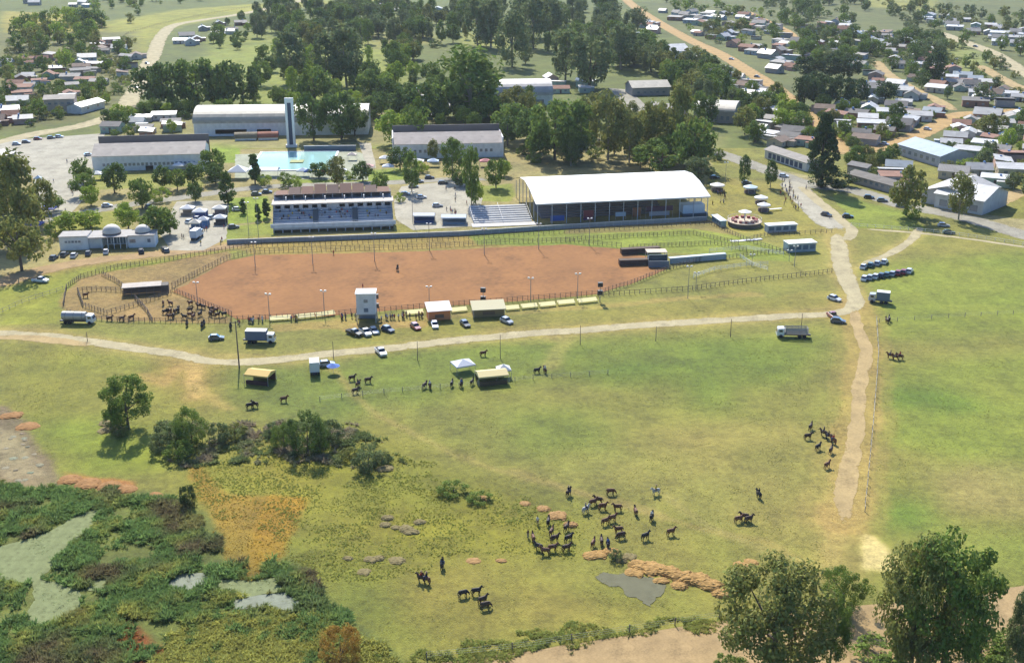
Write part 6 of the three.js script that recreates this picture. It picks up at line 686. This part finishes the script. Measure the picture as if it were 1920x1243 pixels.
const mixC = (a, b, t) => { t = Math.max(0, Math.min(1, t)); return a.map((v, i) => v + (b[i] - v) * t); }, GREEN = [0.2, 0.3, 0.09], RUST = [0.22, 0.18, 0.09], OLV = [0.44, 0.43, 0.11], TAN = [0.5, 0.42, 0.2], LIME = [0.32, 0.38, 0.1];
stuff('reeds', 'dark green and rusty reeds around the ponds', reedG, [[-30, 905], [100, 915], [330, 935], [390, 1000], [440, 1085], [490, 1100], [490, 1050], [560, 1060], [655, 1170], [560, 1195], [330, 1165], [240, 1160], [300, 1250], [-30, 1260]], 5, [0.7, 1.5], (x, z) => mixC(mixC(GREEN, OLV, (fbm(x / 3.5 + 50, z / 3.5, 3) - 0.5) * 3.5), RUST, (fbm(x / 8, z / 8, 3) - 0.53) * 4), (x, z) => fbm(x / 6 + 31, z / 6, 3) + rr(-0.1, 0.1) > 0.38);
stuff('rusty_tufts', 'orange brown dry reeds in a wedge between green reeds', weedG, [[352, 880], [385, 880], [425, 930], [575, 938], [530, 1035], [480, 1095], [452, 1092], [405, 990]], 3, [0.12, 0.26], (x, z) => mixC([0.6, 0.46, 0.12], [0.44, 0.32, 0.08], fbm(x / 4, z / 4, 2)));  // tufts tinted orange brown over the golden wedge of the ground
stuff('rusty_tufts', 'rusty brown tufts at the bottom of the wet hollow', weedG, [[215, 1145], [320, 1260], [150, 1280]], 6, [0.3, 0.5], () => [0.4, 0.2, 0.06]);
stuff('yellow_shrubs', 'yellow green low shrubs below the ponds', weedG, [[320, 1162], [560, 1152], [660, 1185], [760, 1243], [780, 1290], [280, 1290]], 6, [0.6, 1.1], (x, z) => mixC(OLV, GREEN, (fbm(x / 2.2, z / 2.2, 2) - 0.6) * 6));
stuff('rough_weeds', 'yellow green weeds and low scrub over the rough pasture', weedG, [[350, 880], [640, 800], [760, 850], [860, 900], [1000, 940], [1090, 985], [1060, 1045], [900, 1040], [720, 1080], [600, 1090], [520, 1010], [350, 950]], 6, [0.1, 0.3], (x, z) => mixC(OLV, mixC(LIME, [0.28, 0.33, 0.09], fbm(x / 3, z / 3, 2) * 1.6 - 0.5), fbm(x / 6, z / 6, 3)), (x, z) => fbm(x / 5, z / 5, 3) + rr(-0.16, 0.16) > 0.45);
stuff('rough_weeds', 'green bramble patches between the bushes on the pasture edge', weedG, [[290, 800], [460, 790], [680, 800], [760, 870], [640, 880], [480, 870], [330, 880]], 5, [0.4, 1.0], (x, z) => mixC([0.2, 0.25, 0.09], [0.36, 0.3, 0.2], (fbm(x / 4, z / 4, 2) - 0.45) * 4), (x, z) => fbm(x / 4 + 9, z / 4, 3) + rr(-0.16, 0.16) > 0.45);
stuff('long_grass', 'tall olive grass strip along the ploughed field', weedG, [[760, 1243], [800, 1215], [960, 1202], [1180, 1170], [1350, 1142], [1500, 1125], [1500, 1148], [1350, 1163], [1180, 1189], [960, 1225], [820, 1245]], 7, [0.3, 0.6], (x, z) => mixC(OLV, LIME, fbm(x / 3, z / 3, 2)));
stuff('long_grass', 'dark tall weeds lining the grass strip by the ploughed field', reedG, [[800, 1243], [960, 1222], [1180, 1187], [1350, 1161], [1500, 1142], [1500, 1146], [1350, 1166], [1180, 1192], [960, 1227]], 2, [0.4, 0.8], () => [0.16, 0.19, 0.06]);
stuff('pasture_grass', 'short grass tufts over the open pasture', tuftG(5, 0.9, 0.22), [[0, 640], [500, 700], [1000, 640], [1560, 605], [1600, 900], [1560, 1120], [1300, 1140], [800, 1210], [660, 1160], [560, 1040], [700, 1060], [1050, 1040], [900, 900], [640, 780], [100, 880], [0, 760]], 1.6, [0.07, 0.16], (x, z) => mixC([0.34, 0.37, 0.1], TAN, (fbm(x / 9, z / 9, 3) - 0.45) * 3), (x, z) => fbm(x / 8, z / 8, 3) + rr(-0.12, 0.12) > 0.5);
stuff('pasture_grass', 'short grass tufts over the meadow beside the wire fence', tuftG(5, 0.9, 0.22), [[1650, 620], [1990, 600], [1990, 1080], [1760, 1060], [1630, 960]], 1.4, [0.07, 0.16], (x, z) => mixC([0.34, 0.38, 0.1], TAN, (fbm(x / 9, z / 9, 3) - 0.5) * 3), (x, z) => fbm(x / 8, z / 8, 3) + rr(-0.12, 0.12) > 0.5);
stuff('pond_weed', 'pale floating weed on the marsh ponds', tuftG(6, 0.9, 0.3), [[-40, 940], [200, 940], [600, 1060], [580, 1170], [-40, 1190]], 5, [0.1, 0.22], (x, z) => mixC([0.5, 0.52, 0.3], [0.36, 0.44, 0.18], fbm(x / 3, z / 3, 2)), (x, z) => fbm(x / 4 + 3, z / 4, 3) > 0.46, 1);
// ---------------------------------------------------------------- labels: things that share one are told apart by the landmark they stand by
{
  const marks = [['white tower', 546, 276], ['pool', 540, 305], ['grandstand', 620, 400], ['marquee', 1165, 365], ['bleachers', 945, 405], ['domed clubhouse', 200, 455], ['plaza', 110, 310], ['long white hall', 275, 300], ['barrel roof hall', 470, 235], ['grey roofed hall', 840, 280], ['pale barrel hall', 980, 180], ['cream roofed shed', 1220, 168], ['cream town hall', 1340, 215], ['road junction', 1595, 295], ['blue warehouse', 1720, 290], ['white warehouse', 1795, 380], ['tall conifer', 1540, 345], ['round ride', 1396, 420], ['dark tree stand', 1555, 170], ['small crossroads', 1850, 135], ['upper field', 350, 20], ['pale road bend', 290, 100], ['beige house', 110, 205], ['park lawn', 700, 130], ['gable house', 1270, 105], ['road triangle', 1720, 190], ['dense wood', 1000, 80], ['yard of stalls', 375, 415], ['commentary cabin', 687, 600], ['straw hut', 917, 592], ['clay mounds', 1280, 1085], ['lone tree', 240, 800], ['far street', 1830, 85], ['side road', 1860, 385], ['eucalyptus row', 848, 330], ['long slope', 430, 60], ['park edge', 1220, 130], ['hidden corner', 900, 30], ['pool path', 690, 300], ['town road', 1420, 312], ['utility pole', 448, 690], ['white box truck', 590, 700], ['straw camp', 922, 716]].map(([n, x, y]) => [n, P(x, y)]);
  const by = new Map(); for (const o of scene.children) if (o.userData.label && o.userData.kind !== 'stuff') { const k = o.userData.label; if (!by.has(k)) by.set(k, []); by.get(k).push(o); }
  for (const [label, list] of by) { if (list.length < 2) continue; for (const o of list) { const near = marks.map(([n, [x, z]]) => [Math.hypot(o.position.x - x, o.position.z - z), n]).sort((a, b) => a[0] - b[0]).find(([, n]) => !label.includes(n)); const add = ` near the ${near[1]}`; if ((label + add).split(' ').length <= 16 && !/\bnear the\b/.test(label)) o.userData.label = label + add; o.userData.group ??= label; } }
}
scene.traverse((o) => { if (o.isMesh) o.castShadow = o.receiveShadow = true; });
renderer.render(scene, camera);
